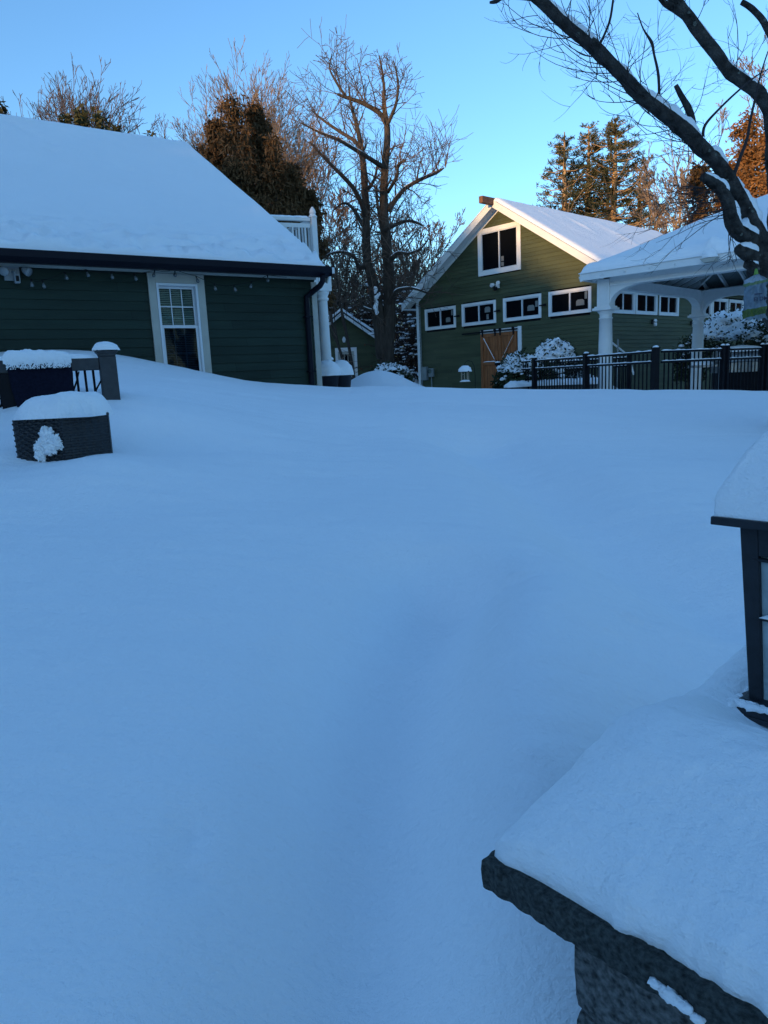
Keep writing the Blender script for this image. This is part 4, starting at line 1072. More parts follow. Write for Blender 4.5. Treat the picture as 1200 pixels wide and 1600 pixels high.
for s_ in (-1, 1):
    mb.box(-ai, min(s_ * a_, s_ * (a_ - .012)), TH - .05, ai, max(s_ * a_, s_ * (a_ - .012)), TH - .002); mb.box(min(s_ * a_, s_ * (a_ - .012)), -ai, TH - .05, max(s_ * a_, s_ * (a_ - .012)), ai, TH - .002)
mb.v = [(x * (.84 + .30 * (z / TH)), y * (.84 + .30 * (z / TH)), z) for x, y, z in mb.v]; obj('top_band', mb, LANT, ln, bevel=.0015)
mb = MB()
for z in (TH * .52, TH - .056):
    for s_ in (-1, 1):
        mb.tube([(-ai - .008, s_ * (a_ - .003), z), (ai + .008, s_ * (a_ - .003), z)], .0035, 8); mb.tube([(s_ * (a_ - .003), -ai - .008, z), (s_ * (a_ - .003), ai + .008, z)], .0035, 8)
for s_ in (-1, 1): mb.tube([(0, s_ * (a_ - .003), .03), (0, s_ * (a_ - .003), TH - .05)], .003, 8)
mb.v = [(x * (.84 + .30 * (z / TH)), y * (.84 + .30 * (z / TH)), z) for x, y, z in mb.v]; bars = obj('cross_bars', mb, LANT, ln, True)
snow_strip('snow_line', (-ai, -a_ + .003, TH * .52 + .002), (ai, -a_ + .003, TH * .52 + .002), .012, .010, SNOWC, bars, 2)
mb = MB()
for s_ in (-1, 1):
    mb.box(-ai, min(s_ * (a_ - .010), s_ * (a_ - .013)), .024, ai, max(s_ * (a_ - .010), s_ * (a_ - .013)), TH - .05); mb.box(min(s_ * (a_ - .010), s_ * (a_ - .013)), -ai, .024, max(s_ * (a_ - .010), s_ * (a_ - .013)), ai, TH - .05)
mb.v = [(x * (.84 + .30 * (z / TH)), y * (.84 + .30 * (z / TH)), z) for x, y, z in mb.v]; obj('glass', mb, FROST, ln)
mb = MB(); sqfrus(mb, c_, TH, c_, TH + .013); sqfrus(mb, c_ - .003, TH + .0131, .02, TH + .085); rf = obj('roof', mb, LANT, ln, bevel=.0015)
def ls_top(x, y):
    k = max(abs(x), abs(y)); s_ = (abs(x) ** 4 + abs(y) ** 4 + 1e-9) ** .25
    rr_ = .5 * k + .5 * s_; q = clampf((c_ + .002 - k) / c_, 0, 1)
    return TH + .0135 + .24 * (q ** .72) * (1 - .25 * q) * (1 + .05 * nz(x, y, 2, 20, 3)) + .003 * nz(x, y, 0, 60, 2)
hfield('snow_cap', axis(-c_ + .004, c_ - .004, 36, (0, .004, .01, .018)), axis(-c_ + .004, c_ - .004, 36, (0, .004, .01, .018)), ls_top, lambda x, y: TH + .0125, SNOWC, rf)
mb = MB()
rng = random.Random(9)
for s_ in range(26):
    t = -b_ * .8 + 1.6 * b_ * rng.random(); dome(mb, t, -a_ - .006 + rng.uniform(-.004, .004), .016, .014, .008, .007, s_, .35, 10, 5, -.3)
for s_ in range(10):
    t = -b_ * .9 + 1.8 * b_ * rng.random(); dome(mb, -a_ - .006, t, .016, .008, .014, .007, s_, .35, 10, 5, -.3)
obj('base_snow', mb, SNOWC, ln, True)

# ------------------------------------------------------------------ trees
def rnd(rng): return V3((rng.uniform(-1, 1), rng.uniform(-1, 1), rng.uniform(-1, 1)))
def grow(mbs, p, d, L_, r, lev, rng, o):
    """recursive branch; mbs=(thick, thin)"""
    n = max(3, min(7, int(L_ / o['seg'][min(lev, len(o['seg']) - 1)]))); pts = [p]; q = p.copy(); dd = d.normalized(); ds = [dd]
    for i in range(n):
        dd = (dd + rnd(rng) * o['wan'] + V3((0, 0, o['up'] * (1 if lev > 0 else .3)))).normalized(); q = q + dd * (L_ / n); pts.append(q); ds.append(dd)
    r1 = r * o['tap']; rad = [r + (r1 - r) * i / n for i in range(n + 1)]
    rad[-1] = min(rad[-1], max(o['rmin'], rad[-1]))
    sides = 7 if r > .06 else 5 if r > .025 else 4 if r > .012 else 3
    (mbs[0] if r > o['thick'] else mbs[1]).tube(pts, [max(x, o['rmin']) for x in rad], sides, cap=False)
    if lev >= o['max']: return
    k = o['kids'][min(lev, len(o['kids']) - 1)]
    for c in range(k):
        f = rng.uniform(o['f0'], 1.0); i = min(n - 1, int(f * n)); a = pts[i].lerp(pts[i + 1], f * n - i)
        side = ds[i].cross(rnd(rng)).normalized(); an = radians(rng.uniform(*o['ang']))
        nd = (ds[i] * cos(an) + side * sin(an)).normalized()
        grow(mbs, a, nd, L_ * rng.uniform(*o['lr']) * (1.15 - .4 * f), max(o['rmin'], (r + (r1 - r) * f) * o['rr']), lev + 1, rng, o)
def opts(**k):
    o = dict(seg=(.8, .5, .35, .2), wan=.16, up=.06, tap=.45, rmin=.006, thick=.02, max=4, kids=(6, 5, 4, 3), f0=.25, ang=(25, 60), lr=(.45, .7), rr=.6); o.update(k); return o

def limb(mb, path, n=9, rough=0.0, sub=4, seed=0):
    """path [(Vector, radius)] smoothed; returns sampled list"""
    P = [a for a, _ in path]; R_ = [b for _, b in path]; out = []
    for i in range(len(P) - 1):
        p0 = P[max(i - 1, 0)]; p1 = P[i]; p2 = P[i + 1]; p3 = P[min(i + 2, len(P) - 1)]
        for k in range(sub):
            t = k / sub; q = .5 * ((2 * p1) + (p2 - p0) * t + (2 * p0 - 5 * p1 + 4 * p2 - p3) * t * t + (3 * p1 - p0 - 3 * p2 + p3) * t ** 3)
            out.append((q, R_[i] + (R_[i + 1] - R_[i]) * t))
    out.append((P[-1], R_[-1])); mb.tube([a for a, _ in out], [b for _, b in out], n, True, rough, seed); return out

def px_path(lst, Y, s=None, dY=0.0):
    """photo outline points of a limb placed at its own distance: (px,py,radius_px[,dY])"""
    res = []
    for it in lst:
        y = Y + (it[3] if len(it) > 3 else 0); res.append((at(it[0], it[1], y), it[2] * y / F))
    return res

# --- near crooked tree at right
NT = 6.0
base = V3((3.45, 6.1, -1.2))
nt = thing('crooked_tree', tuple(base), 0, 'crooked bare tree with snow on its thick limbs reaching over the gazebo roof', 'tree')
def rel(path): return [(a - base, b) for a, b in path]
trunk = MB()
A = rel(px_path([(833, -8, 9, -.5), (870, 26, 9.5, -.45), (925, 73, 10, -.4), (969, 114, 10.5, -.3), (998, 147, 11.5, -.25), (1035, 176, 12, -.2), (1072, 205, 13.5, -.15), (1101, 235, 12.5, -.1), (1123, 257, 11.5, -.05), (1145, 290, 11.5, 0), (1167, 326, 12.5, 0), (1180, 360, 14, 0), (1189, 392, 20, 0), (1203, 424, 30, 0), (1228, 470, 34, .05), (1250, 560, 33, .1), (1258, 700, 34, .1), (1262, 800, 40, .1)], NT))
Bp = rel(px_path([(1045, -14, 9.5, .3), (1072, 22, 9.5, .3), (1097, 55, 9.5, .3), (1119, 84, 10, .25), (1138, 110, 10, .2), (1163, 128, 10, .2), (1185, 145, 10, .15), (1202, 172, 10, .1), (1210, 210, 12, .1), (1212, 245, 14, .1), (1222, 300, 18, .05), (1222, 360, 20, 0), (1212, 420, 24, 0)], NT))
Cp = rel(px_path([(1159, 3, 3.4, .5), (1170, 10, 4, .5), (1185, 23, 4.5, .45), (1198, 42, 5, .4), (1222, 90, 6, .3), (1235, 160, 8, .2), (1222, 250, 10, .1)], NT))
Dp = rel(px_path([(1098, 275, 6.5, -.12), (1112, 284, 8, -.1), (1127, 296, 9, -.08), (1139, 320, 9.5, -.1), (1144, 345, 10.5, -.1), (1152, 361, 11, -.08), (1166, 369, 11, -.05), (1182, 380, 12, 0)], NT))
Ep = rel(px_path([(1056, 133, 3.4, -.1), (1063, 147, 4, -.1), (1072, 163, 4.5, -.1), (1079, 178, 5, -.1), (1082, 193, 6, -.12)], NT))
Gp = rel(px_path([(1152, 388, 7, -.1), (1165, 395, 10, -.08), (1180, 404, 14, -.03), (1195, 415, 16, 0)], NT))
Hp = rel(px_path([(1166, 412, 6, -.1), (1176, 417, 8, -.08), (1190, 425, 12, -.03)], NT))
Ip = rel(px_path([(1030, -5, 3, .2), (1040, 6, 4, .25), (1055, 13, 5, .28), (1072, 24, 6, .3)], NT))
lim = {}
A = [(a, b * (.84 if i < 12 else 1)) for i, (a, b) in enumerate(A)]; Bp = [(a, b * (.86 if i < 8 else 1)) for i, (a, b) in enumerate(Bp)]
for nm, P_, sd_ in (('A', A, 0), ('B', Bp, 3), ('C', Cp, 5), ('D', Dp, 8), ('E', Ep, 9), ('G', Gp, 2), ('H', Hp, 4), ('I', Ip, 6)):
    lim[nm] = limb(trunk, P_, 14, .22, 8 if nm in 'AB' else 5, sd_)
obj('trunk', trunk, BARK, nt, True)
# snow lying on limbs
mb = MB()
def limb_snow(mb, P_, i0, i1, wf=.75, hf=.55, seed=0, side=V3((0, 0, 1))):
    pts = P_[i0:i1]; n = len(pts); k = len(mb.v); pr = 9
    for i, (c, r) in enumerate(pts):
        t = i / (n - 1); d = (pts[min(i + 1, n - 1)][0] - pts[max(i - 1, 0)][0]).normalized(); s_ = d.cross(V3((0, 0, 1))); s_ = s_.normalized() if s_.length > .05 else V3((1, 0, 0)); u = s_.cross(d).normalized()
        if u.z < 0: u = -u
        e_ = (1 - abs(2 * t - 1) ** 6) * (.75 + .5 * nz(i * .21 + seed, seed, 0, 1, 3)); e_ = max(.02, e_)
        for j in range(pr):
            a = pi * j / (pr - 1); mb.v.append(tuple(c + s_ * cos(a) * r * wf * (.6 + .4 * e_) + u * (r * .72 + sin(a) * r * hf * e_ + r * .1 * nz(i * .5, j * .5, seed, 1, 2)) - u * (r * .25 if j in (0, pr - 1) else 0)))
    for i in range(n - 1):
        for j in range(pr - 1):
            a = k + i * pr + j; mb.f.append((a, a + 1, a + 1 + pr, a + pr))
LA = lim['A']
def snow_piece(P_, a, b, w, h, sd_, par):
    q = MB(); limb_snow(q, P_, a, b, w, h, sd_); obj('limb_snow', q, SNOWC, par, True)
for (a, b, w, h) in ((2, 22, .95, 1.15), (22, 31, .8, .75), (30, 53, 1.0, 1.15), (57, 67, 1.1, 1.2), (70, 76, .8, .8), (74, 87, 1.0, 1.1)): snow_piece(LA, a, b, w, h, a, nt)
LB = lim['B']; snow_piece(LB, 28, 48, .8, .6, 3, nt); snow_piece(LB, 48, 60, .7, .45, 9, nt); snow_piece(LB, 8, 24, .6, .35, 4, nt)
LD = lim['D']; snow_piece(LD, 0, 13, 1, .8, 2, nt); snow_piece(LD, 14, 24, .8, .7, 6, nt); snow_piece(LD, 23, 36, 1.15, 1.3, 8, nt)
snow_piece(lim['G'], 0, 11, 1, 1.1, 5, nt); snow_piece(lim['H'], 0, 8, .8, .6, 7, nt)
# twigs
tw = MB(); rng = random.Random(14)
def twig(p, d, L_, r, lev, up, curl):
    n = 9; pts = [p]; q = p.copy(); dd = d.normalized()
    for i in range(n):
        dd = (dd + rnd(rng) * .11 + V3((0, 0, up * (i / n))) + curl * .09).normalized(); q = q + dd * L_ / n; pts.append(q)
    tw.tube(pts, [r * (1 - .7 * i / n) for i in range(n + 1)], 4, cap=False)
    if lev > 0:
        for c in range(rng.choice((2, 2, 3))):
            i = rng.randrange(2, n); dn = (pts[i + 1] - pts[i]).normalized(); s_ = dn.cross(rnd(rng)).normalized(); a = radians(rng.uniform(25, 65))
            twig(pts[i], dn * cos(a) + s_ * sin(a), L_ * rng.uniform(.35, .65), r * .62, lev - 1, up, rnd(rng) * 1.1)
for k in range(62):
    nm = rng.choice('AAAAAB'); P_ = lim[nm]; i = rng.randrange(4, 66 if nm == 'A' else 60); c, r = P_[i]
    if nm == 'A' and rng.random() < .6:   # sweeping left from the underside, tips turning up
        d = V3((-1, rng.uniform(-.9, .5), rng.uniform(-.35, .25))); twig(c, d, rng.uniform(.35, .8), .0050, 2, .16, V3((0, 0, .6)))
    else:
        d = V3((rng.uniform(-.5, .9), rng.uniform(-.8, .8), rng.uniform(.2, 1))); twig(c, d, rng.uniform(.25, .65), .0038, 2, .06, rnd(rng))
for k in range(26):
    c, r = lim['D'][rng.randrange(8, 20)]; d = V3((-1, rng.uniform(-.8, .4), rng.uniform(-.35, .05))); twig(c, d, rng.uniform(.3, .75), .004, 2, .05, rnd(rng) * .6)
c, r = lim['D'][20]; 
for k in range(4): twig(c, V3((-.3, -.3, -.9)), .35, .004, 2, -.02, V3((.4, 0, -.4)))
shoot = rel(px_path([(1146, 276, 3), (1156, 247, 2.5), (1167, 218, 2.2), (1172, 190, 2), (1179, 158, 1.6), (1188, 118, 1.2), (1200, 80, .8)], NT - .05)); limb(tw, shoot, 6)
shoot = rel(px_path([(1098, 213, 2.4), (1102, 195, 2), (1122, 172, 1.6), (1150, 145, 1.4), (1180, 120, 1), (1200, 108, .6)], NT - .1)); limb(tw, shoot, 6)
shoot = rel(px_path([(1030, 170, 1.8), (1029, 120, 2), (1022, 85, 1.6), (1018, 66, 2.2), (1005, 45, 1), (996, 20, .7)], NT - .2)); limb(tw, shoot, 6)
shoot = rel(px_path([(938, 68, 1.8), (952, 35, 1.7), (958, 0, 1.5), (960, -20, 1)], NT - .4)); limb(tw, shoot, 6)
for k in range(14):
    c = shoot[rng.randrange(4)][0]; twig(c, rnd(rng) + V3((0, 0, .5)), rng.uniform(.2, .4), .003, 1, .05, rnd(rng))
a0 = rel(px_path([(765, 4, 1.5), (775, 2, 3), (790, -6, 3.5), (833, -8, 8)], NT - .5)); limb(tw, a0, 6)
obj('twigs', tw, TWIGN, nt)

# bag hanging in the tree
bc = at(1180, 462, 5.72)
bg = thing('seed_bag', (bc.x, bc.y, bc.z), radians(-12), 'crumpled clear plastic bag with green band and dark lettering hanging from the crooked tree', 'bag')
def bagmat():
    M = bpy.data.materials.new('bag_plastic'); M.use_nodes = True; nt_ = M.node_tree; N = nt_.nodes; L = nt_.links; bs = N['Principled BSDF']
    tc = N.new('ShaderNodeTexCoord'); sx = N.new('ShaderNodeSeparateXYZ'); L.new(tc.outputs['Object'], sx.inputs[0])
    ns = N.new('ShaderNodeTexNoise'); ns.inputs['Scale'].default_value = 22; L.new(tc.outputs['Object'], ns.inputs['Vector'])
    ad = N.new('ShaderNodeMath'); ad.operation = 'MULTIPLY_ADD'; ad.inputs[1].default_value = .03; L.new(ns.outputs[0], ad.inputs[0]); L.new(sx.outputs['Z'], ad.inputs[2])
    sl_ = N.new('ShaderNodeMath'); sl_.operation = 'MULTIPLY_ADD'; sl_.inputs[1].default_value = -.18; L.new(sx.outputs['X'], sl_.inputs[0]); L.new(ad.outputs[0], sl_.inputs[2])
    cr_ = N.new('ShaderNodeValToRGB'); cr_.color_ramp.interpolation = 'CONSTANT'; mr = N.new('ShaderNodeMapRange'); mr.inputs['From Min'].default_value = -.2; mr.inputs['From Max'].default_value = .2; L.new(sl_.outputs[0], mr.inputs['Value']); L.new(mr.outputs[0], cr_.inputs[0])
    e_ = cr_.color_ramp.elements; e_[0].position = 0; e_[0].color = (.17, .23, .26, 1); e_[1].position = .16; e_[1].color = (.065, .11, .012, 1)
    for pos, c in ((.30, (.15, .21, .26, 1)), (.74, (.13, .20, .09, 1)), (.80, (.32, .38, .44, 1)), (.93, (.10, .18, .04, 1))):
        n_ = e_.new(pos); n_.color = c
    L.new(cr_.outputs[0], bs.inputs['Base Color']); bs.inputs['Roughness'].default_value = .25; bs.inputs['Alpha'].default_value = .93
    n2 = N.new('ShaderNodeTexNoise'); n2.inputs['Scale'].default_value = 28; n2.inputs['Distortion'].default_value = 1.5; L.new(tc.outputs['Object'], n2.inputs['Vector']); b = N.new('ShaderNodeBump'); b.inputs['Strength'].default_value = .8; b.inputs['Distance'].default_value = .01; L.new(n2.outputs[0], b.inputs['Height']); L.new(b.outputs[0], bs.inputs['Normal'])
    return M
mb = MB(); NX, NZ = 24, 30
for sgn in (-1, 1):
    for j in range(NZ + 1):
        v = j / NZ; z = -.178 + .335 * v + 0
        hw = .095 + .012 * (1 - v) if v < .72 else .095 + .014 * sin((v - .72) / .14 * pi) if v < .86 else .10 * (1 - (v - .86) / .14) ** .8 + .012
        if v < .06: hw += .012 * (1 - v / .06)
        for i in range(NX + 1):
            u = -1 + 2 * i / NX; th = .035 * (1 - u * u) ** .6 * min(1, v * 4) * (1 - .4 * v) + .022 * nz(u * 3.5, v * 6, sgn, 1, 4)
            mb.v.append((u * hw * .80 + .010 * nz(v * 9, u, 3, 1, 3), sgn * th, z + (.008 * cos(u * 9) if v < .04 else 0)))
for s_ in range(2):
    o0 = s_ * (NX + 1) * (NZ + 1)
    for j in range(NZ):
        for i in range(NX):
            a = o0 + j * (NX + 1) + i; q = (a, a + 1, a + NX + 2, a + NX + 1); mb.f.append(q if s_ == 0 else q[::-1])
bag = obj('bag_body', mb, bagmat(), bg, True)
def text_obj(name, s_, size, loc, m_, parent):
    cu = bpy.data.curves.new(name, 'FONT'); cu.body = s_; cu.size = size; cu.extrude = .0006; cu.offset = size * .02
    to = bpy.data.objects.new('tmp_text', cu); COL.objects.link(to); bpy.context.view_layer.update()
    me = bpy.data.meshes.new_from_object(to.evaluated_get(bpy.context.evaluated_depsgraph_get())); bpy.data.objects.remove(to)
    me.name = name; me.materials.clear(); me.materials.append(m_); o = bpy.data.objects.new(name, me); COL.objects.link(o); o.parent = parent
    o.location = loc; o.rotation_euler = (pi / 2, -.06, 0); return o
INK = mat('dark_ink', (0.02, 0.02, 0.05), .5, .1, 5, 0)
text_obj('lettering', 'EI DMC', .040, (-.022, -.046, -.045), INK, bag)
obj('small_print', MB().box(-.018, -.045, .004, .038, -.0435, .012), INK, bag)
obj('tie', MB().tube([(0, 0, .15), (0, .01, .2)], [.02, .008], 8), mat('green_tie', (.16, .3, .05), .5, .3, 30, .4), bg, True)

# --- big two trunked tree in the centre
BT = 24.0; base = at(601, 598, BT); base.z = -.5
bt = thing('two_trunked_tree', tuple(base), 0, 'tallest bare tree with two dark trunks standing between the house and the barn', 'tree', )
tk = MB(); thin = MB(); rng = random.Random(101)
def rel(path): return [(a - base, b) for a, b in path]
R1 = rel(px_path([(600, 640, 20), (602, 600, 17), (606, 540, 15), (609, 480, 13.5), (607, 420, 12.5), (603, 370, 11), (600, 330, 9.5), (600, 284, 8.5), (604, 235, 7.5), (605, 200, 6.5), (600, 165, 4.5), (600, 136, 3), (596, 105, 2), (592, 86, 1)], BT))
L1_ = rel(px_path([(598, 560, 15), (592, 500, 14), (586, 455, 12.5), (580, 431, 10.5), (574, 411, 10), (572, 370, 9.5), (572, 335, 8.5), (568, 262, 7), (563, 222, 5.5), (556, 190, 4), (548, 160, 2.5), (545, 135, 1.5)], BT, ))
LIMBS = [
 [(603, 192, 5.5), (592, 176, 4.6), (564, 160, 4), (540, 152, 3.2), (527, 147, 2.4)],
 [(541, 152, 3, .3), (524, 126, 2.4, .4), (515, 106, 1.6, .5), (519, 84, .8, .5)],
 [(603, 200, 4), (618, 165, 3, -.4), (622, 130, 2, -.6), (615, 95, 1, -.7)],
 [(607, 330, 6), (618, 312, 5), (634, 294, 4.2), (658, 280, 3.6), (682, 270, 3), (694, 262, 1.2)],
 [(606, 300, 4), (620, 276, 3.4, -.8), (622, 258, 3, -1), (634, 250, 2, -1.2)],
 [(600, 262, 5), (578, 248, 4.4, -.8), (552, 232, 4, -1.4), (528, 218, 3.5, -1.8), (500, 207, 2.6, -2), (470, 192, 1.2, -2.2)],
 [(573, 340, 6), (556, 300, 4.6, -.8), (535, 275, 4, -1.4), (508, 248, 3, -1.8), (484, 222, 1.6, -2)],
 [(566, 240, 4.6), (556, 222, 3.8, .5), (530, 205, 3.2, .9), (508, 190, 2.4, 1.2), (486, 172, 1.2, 1.4)],
 [(572, 360, 5), (560, 340, 4, .8), (548, 322, 3.2, 1.2), (535, 318, 2, 1.4), (520, 330, 1, 1.6)],
 [(574, 412, 5), (561, 417, 4.5, -.6), (553, 401, 4, -.9), (535, 394, 3.4, -1.2), (517, 396, 2.4, -1.4), (505, 404, 1.4, -1.5)],
 [(606, 410, 6), (614, 402, 5, -.4), (624, 395, 4.2, -.8), (640, 396, 3.2, -1), (658, 388, 2, -1.2), (670, 372, 1, -1.2)],
 [(606, 478, 5), (614, 462, 4.2, -.5), (622, 453, 3.8, -.9), (640, 450, 3.2, -1.1), (655, 453, 2.6, -1.2), (671, 460, 1.6, -1.3)],
 [(588, 488, 5), (575, 484, 3.8, -.5), (562, 478, 2.4, -.9)],
 [(609, 476, 4.5), (620, 450, 3.6, -.3), (628, 432, 2.2, -.5)],
 [(603, 380, 5), (596, 350, 4, .7), (590, 320, 3, 1), (588, 290, 2, 1.1)],
 [(601, 360, 5), (615, 352, 4, -1.4), (640, 345, 3, -1.8), (660, 352, 2, -2)],
 [(572, 300, 4), (585, 280, 3, 1), (590, 255, 2, 1.2)],
]
R1 = [(a, b * .68) for a, b in R1]; L1_ = [(a, b * .68) for a, b in L1_]
allL = [limb(tk, R1, 12, .10, 4), limb(tk, L1_, 12, .10, 4)]
for P_ in LIMBS: allL.append(limb(tk, [(a, b * .72) for a, b in rel(px_path(P_, BT))], 8, .06, 4))
ob = opts(seg=(.5, .35, .25, .2), wan=.26, up=.07, max=3, kids=(4, 4, 2), rmin=.0065, thick=.03, lr=(.45, .75), ang=(25, 75), rr=.55)
for li, P_ in enumerate(allL):
    n = len(P_)
    cnt = 32 if li < 2 else 11
    for k in range(cnt):
        i = rng.randrange(int(n * (.42 if li < 2 else .2)), n - 1); c, r = P_[i]; d = rnd(rng) * .9 + (P_[i + 1][0] - c).normalized() * .4 + V3((0, 0, .35))
        grow((thin, thin), c, d, rng.uniform(.6, 1.5) * (1.1 - .75 * i / n if li < 2 or li in (4, 3) else 1), min(.03, r * .35), 1, rng, ob)
# upright water sprouts on the right limb
for (a, b) in ((684, 269), (676, 272), (664, 277), (696, 262), (650, 283)):
    c = at(a, b, BT) - base
    for k in range(5): grow((thin, thin), c, V3((rng.uniform(-.25, .35), rng.uniform(-.3, .3), 1)), rng.uniform(.9, 1.6), .012, 2, rng, ob)
obj('trunk', tk, BARK2, bt, True); obj('crown', thin, TWIG, bt)
for idx in (2 + 11, 2 + 12, 2 + 10, 2 + 9, 2 + 3, 2 + 5):
    P_ = allL[idx]; snow_piece(P_, 2, len(P_) - 1, .8, .5, idx, bt)
q = MB(); rng2 = random.Random(8)
for k in range(16):
    c = at(589 + rng2.uniform(-4, 4), 452 + k * 2.4, BT - .28) - base; r = rng2.uniform(.025, .075); dome(q, c.x, c.y, c.z, r, r, r * 1.3, k, .4, 10, 6, -1)
obj('fork_snow', q, SNOWC, bt, True)

def bare_tree(name, x, y, zb, H_, label, seed, tm=BARK2, cm=TWIG, r=.12, stems=1, spread=.35, lev=3, group='bare trees beyond the buildings', o=None, kids=None, crown_from=.35, lr=(.5, .72), rmin=.009, wan=.18):
    rng = random.Random(seed); t0 = thing(name, (x, y, zb), 0, label, 'tree', group); tk = MB(); th = MB()
    oo = o or opts(seg=(1.2, .8, .5, .4), kids=kids or (8, 5, 4), max=lev, f0=crown_from, up=.09, rmin=rmin, thick=.03, lr=lr, ang=(18, 48), wan=wan, tap=.3)
    for s_ in range(stems):
        a = rng.uniform(0, 6.28); d = V3((cos(a) * spread * (0 if stems == 1 else 1), sin(a) * spread * (0 if stems == 1 else 1), 1))
        grow((tk, th), V3((cos(a) * .1, sin(a) * .1, 0)), d, H_ * rng.uniform(.75, 1) / d.length, r * rng.uniform(.7, 1), 0, rng, oo)
    obj('trunk', tk, tm, t0, True); obj('crown', th, cm, t0)
    return t0
# left of the frame, beyond the low roof
def fan(x, y, zb, ztop, w, label, seed, n=16, r=.024, tm=BARK2, cm=TWIG, kids=(9, 5, 2), c0_=.42, c1_=.62, lr=(.28, .48)):
    rng = random.Random(seed); t0 = thing('bare_tree', (x, y, zb), 0, label, 'tree', 'bare trees beyond the buildings'); tk = MB(); th = MB()
    tk.tube([(0, 0, 0), (.1, 0, (ztop - zb) * .3), (0, 0, (ztop - zb) * .58)], [.2, .16, .12], 8)
    oo = opts(seg=(.6, .4, .3), kids=kids, max=3, f0=.2, up=.07, rmin=.008, thick=.05, lr=lr, ang=(16, 40), wan=.12, tap=.25)
    for k in range(n):
        a = rng.uniform(0, 6.28); s_ = rng.random() ** .5; c = V3((0, 0, (ztop - zb) * rng.uniform(c0_, c1_))); tip = V3((cos(a) * w * s_, sin(a) * w * s_, (ztop - zb) * (.97 - .14 * s_ * s_) * rng.uniform(.88, 1)))
        d = tip - c; grow((tk, th), c, d + V3((cos(a) * w * .25, sin(a) * w * .25, 0)), d.length, r * rng.uniform(.6, 1), 0, rng, oo)
    obj('trunk', tk, tm, t0, True); obj('crown', th, cm, t0)
p = at(128, 230, 30); fan(p.x, p.y, 0, at(128, 112, 30).z, 1.15, 'wide fan shaped bare tree rising over the low roof at upper left', 201, 34)
p = at(203, 230, 30); fan(p.x, p.y, 0, at(200, 168, 30).z, .7, 'smaller bare tree right of the wide fan shaped one over the low roof', 207, 18, .022)

def conifer(name, x, y, zb, H_, R_, label, seed, m_, tm=BARK2, n=5000, size=.22, z0f=.12, droop=.5, shape=1.0, group=None, asp=.45, clump=.5, top=1.0, dens=12):
    rng = random.Random(seed); t0 = thing(name, (x, y, zb), 0, label, 'tree', group)
    tk = MB(); tk.tube([(0, 0, 0), (.03, 0, H_ * .5), (0, 0, H_ * .97)], [.02 * H_, .012 * H_, .02], 8)
    mb = MB(); nb = int(H_ * dens)
    for k in range(nb):
        t = z0f + (1 - z0f) * rng.random() ** .9; a = rng.uniform(0, 6.28)
        rr_ = R_ * ((1 - t) ** shape * top + .08) * rng.uniform(.3, 1.25) * (1 + .25 * nz(cos(a) * 1.5 + seed, sin(a) * 1.5, t * 4, 1, 2)); z = H_ * t
        e = V3((cos(a) * rr_, sin(a) * rr_, z + rr_ * .25)); b = V3((0, 0, z - rr_ * .15)); tk.tube([b, b.lerp(e, .6), e], [.025, .015, .006], 3, cap=False)
        m2 = max(6, int(n / nb))
        for j in range(m2):
            s_ = rng.uniform(.18, 1.03); p = b.lerp(e, s_) + rnd(rng) * (size * clump * 1.3); p.z -= droop * size * rng.random(); mb.leaf(p, size, rng, droop, asp)
    obj('trunk', tk, tm, t0, True); obj('crown', mb, m_, t0); return t0
# brown cedars behind the roof
cz = [(362, 142, 21.5, .95, 1.0), (335, 190, 22.5, 1.0, .8), (398, 165, 22.5, .95, .9), (425, 215, 21.8, .9, .8), (455, 258, 22.2, .8, .8), (482, 300, 22.8, .65, .8), (310, 215, 23.5, .8, .7)]
lab = ['tallest rusty brown cedar spire behind the low roof', 'broad brown cedar left of the tallest cedar spire', 'brown cedar right of the tallest cedar spire', 'dark cedar in the middle of the descending cedar row', 'dark cedar just above the balcony railing', 'shortest dark cedar right above the balcony post', 'leftmost thin brown cedar next to the snowy roof slope']
for i, (a, b, Y, R_, f_) in enumerate(cz):
    p = at(a, b, Y); conifer('cedar_tree', p.x, Y, -.5, p.z + .5, R_ * 1.12, lab[i], 300 + i, CEDAR, n=9000, size=.18, droop=.8, shape=.6, group='brown cedars behind the low roof', asp=.24, z0f=.3, clump=.9, dens=7)
p = at(6, 155, 26); conifer('evergreen_tree', p.x - .3, 26, 0, p.z, 1.3, 'dark evergreen top at the far left edge above the roof', 321, DARKG, n=3500, size=.25, shape=.7, group='evergreen tops over the low roof', droop=.2)
for i, (a, b, l_) in enumerate(((125, 168, 'brownish evergreen top inside the fan shaped bare tree'), (155, 180, 'evergreen top between the two bare trees over the roof'), (180, 196, 'low evergreen tip right of the fan shaped tree'), (236, 204, 'tiny evergreen tip nearest the roof peak'), (104, 184, 'evergreen tip at the left foot of the fan shaped tree'))):
    p = at(a, b, 28); conifer('evergreen_tree', p.x, 28, 0, p.z, .9, l_, 330 + i, PINE, n=1800, size=.22, shape=.8, group='evergreen tops over the low roof', droop=.2)
# pale lit tree behind the cedars
p = at(385, 122, 33); fan(p.x, 33, -.5, p.z, 2.3, 'pale bare tree glowing behind the brown cedars', 401, 34, .05, PINEB, TWIGP, (11, 6, 3), .3, .62)
p = at(325, 185, 34); fan(p.x, 34, -.5, p.z, 1.0, 'pale spreading bare tree by the top corner of the low roof', 409, 22, .04, PINEB, TWIGP, (11, 6, 3), .4, .7)
p = at(440, 165, 34); fan(p.x, 34, -.5, p.z, 1.3, 'pale bare tree between the cedars and the two trunked tree', 415, 24, .04, PINEB, TWIGP, (11, 6, 3), .3, .62)
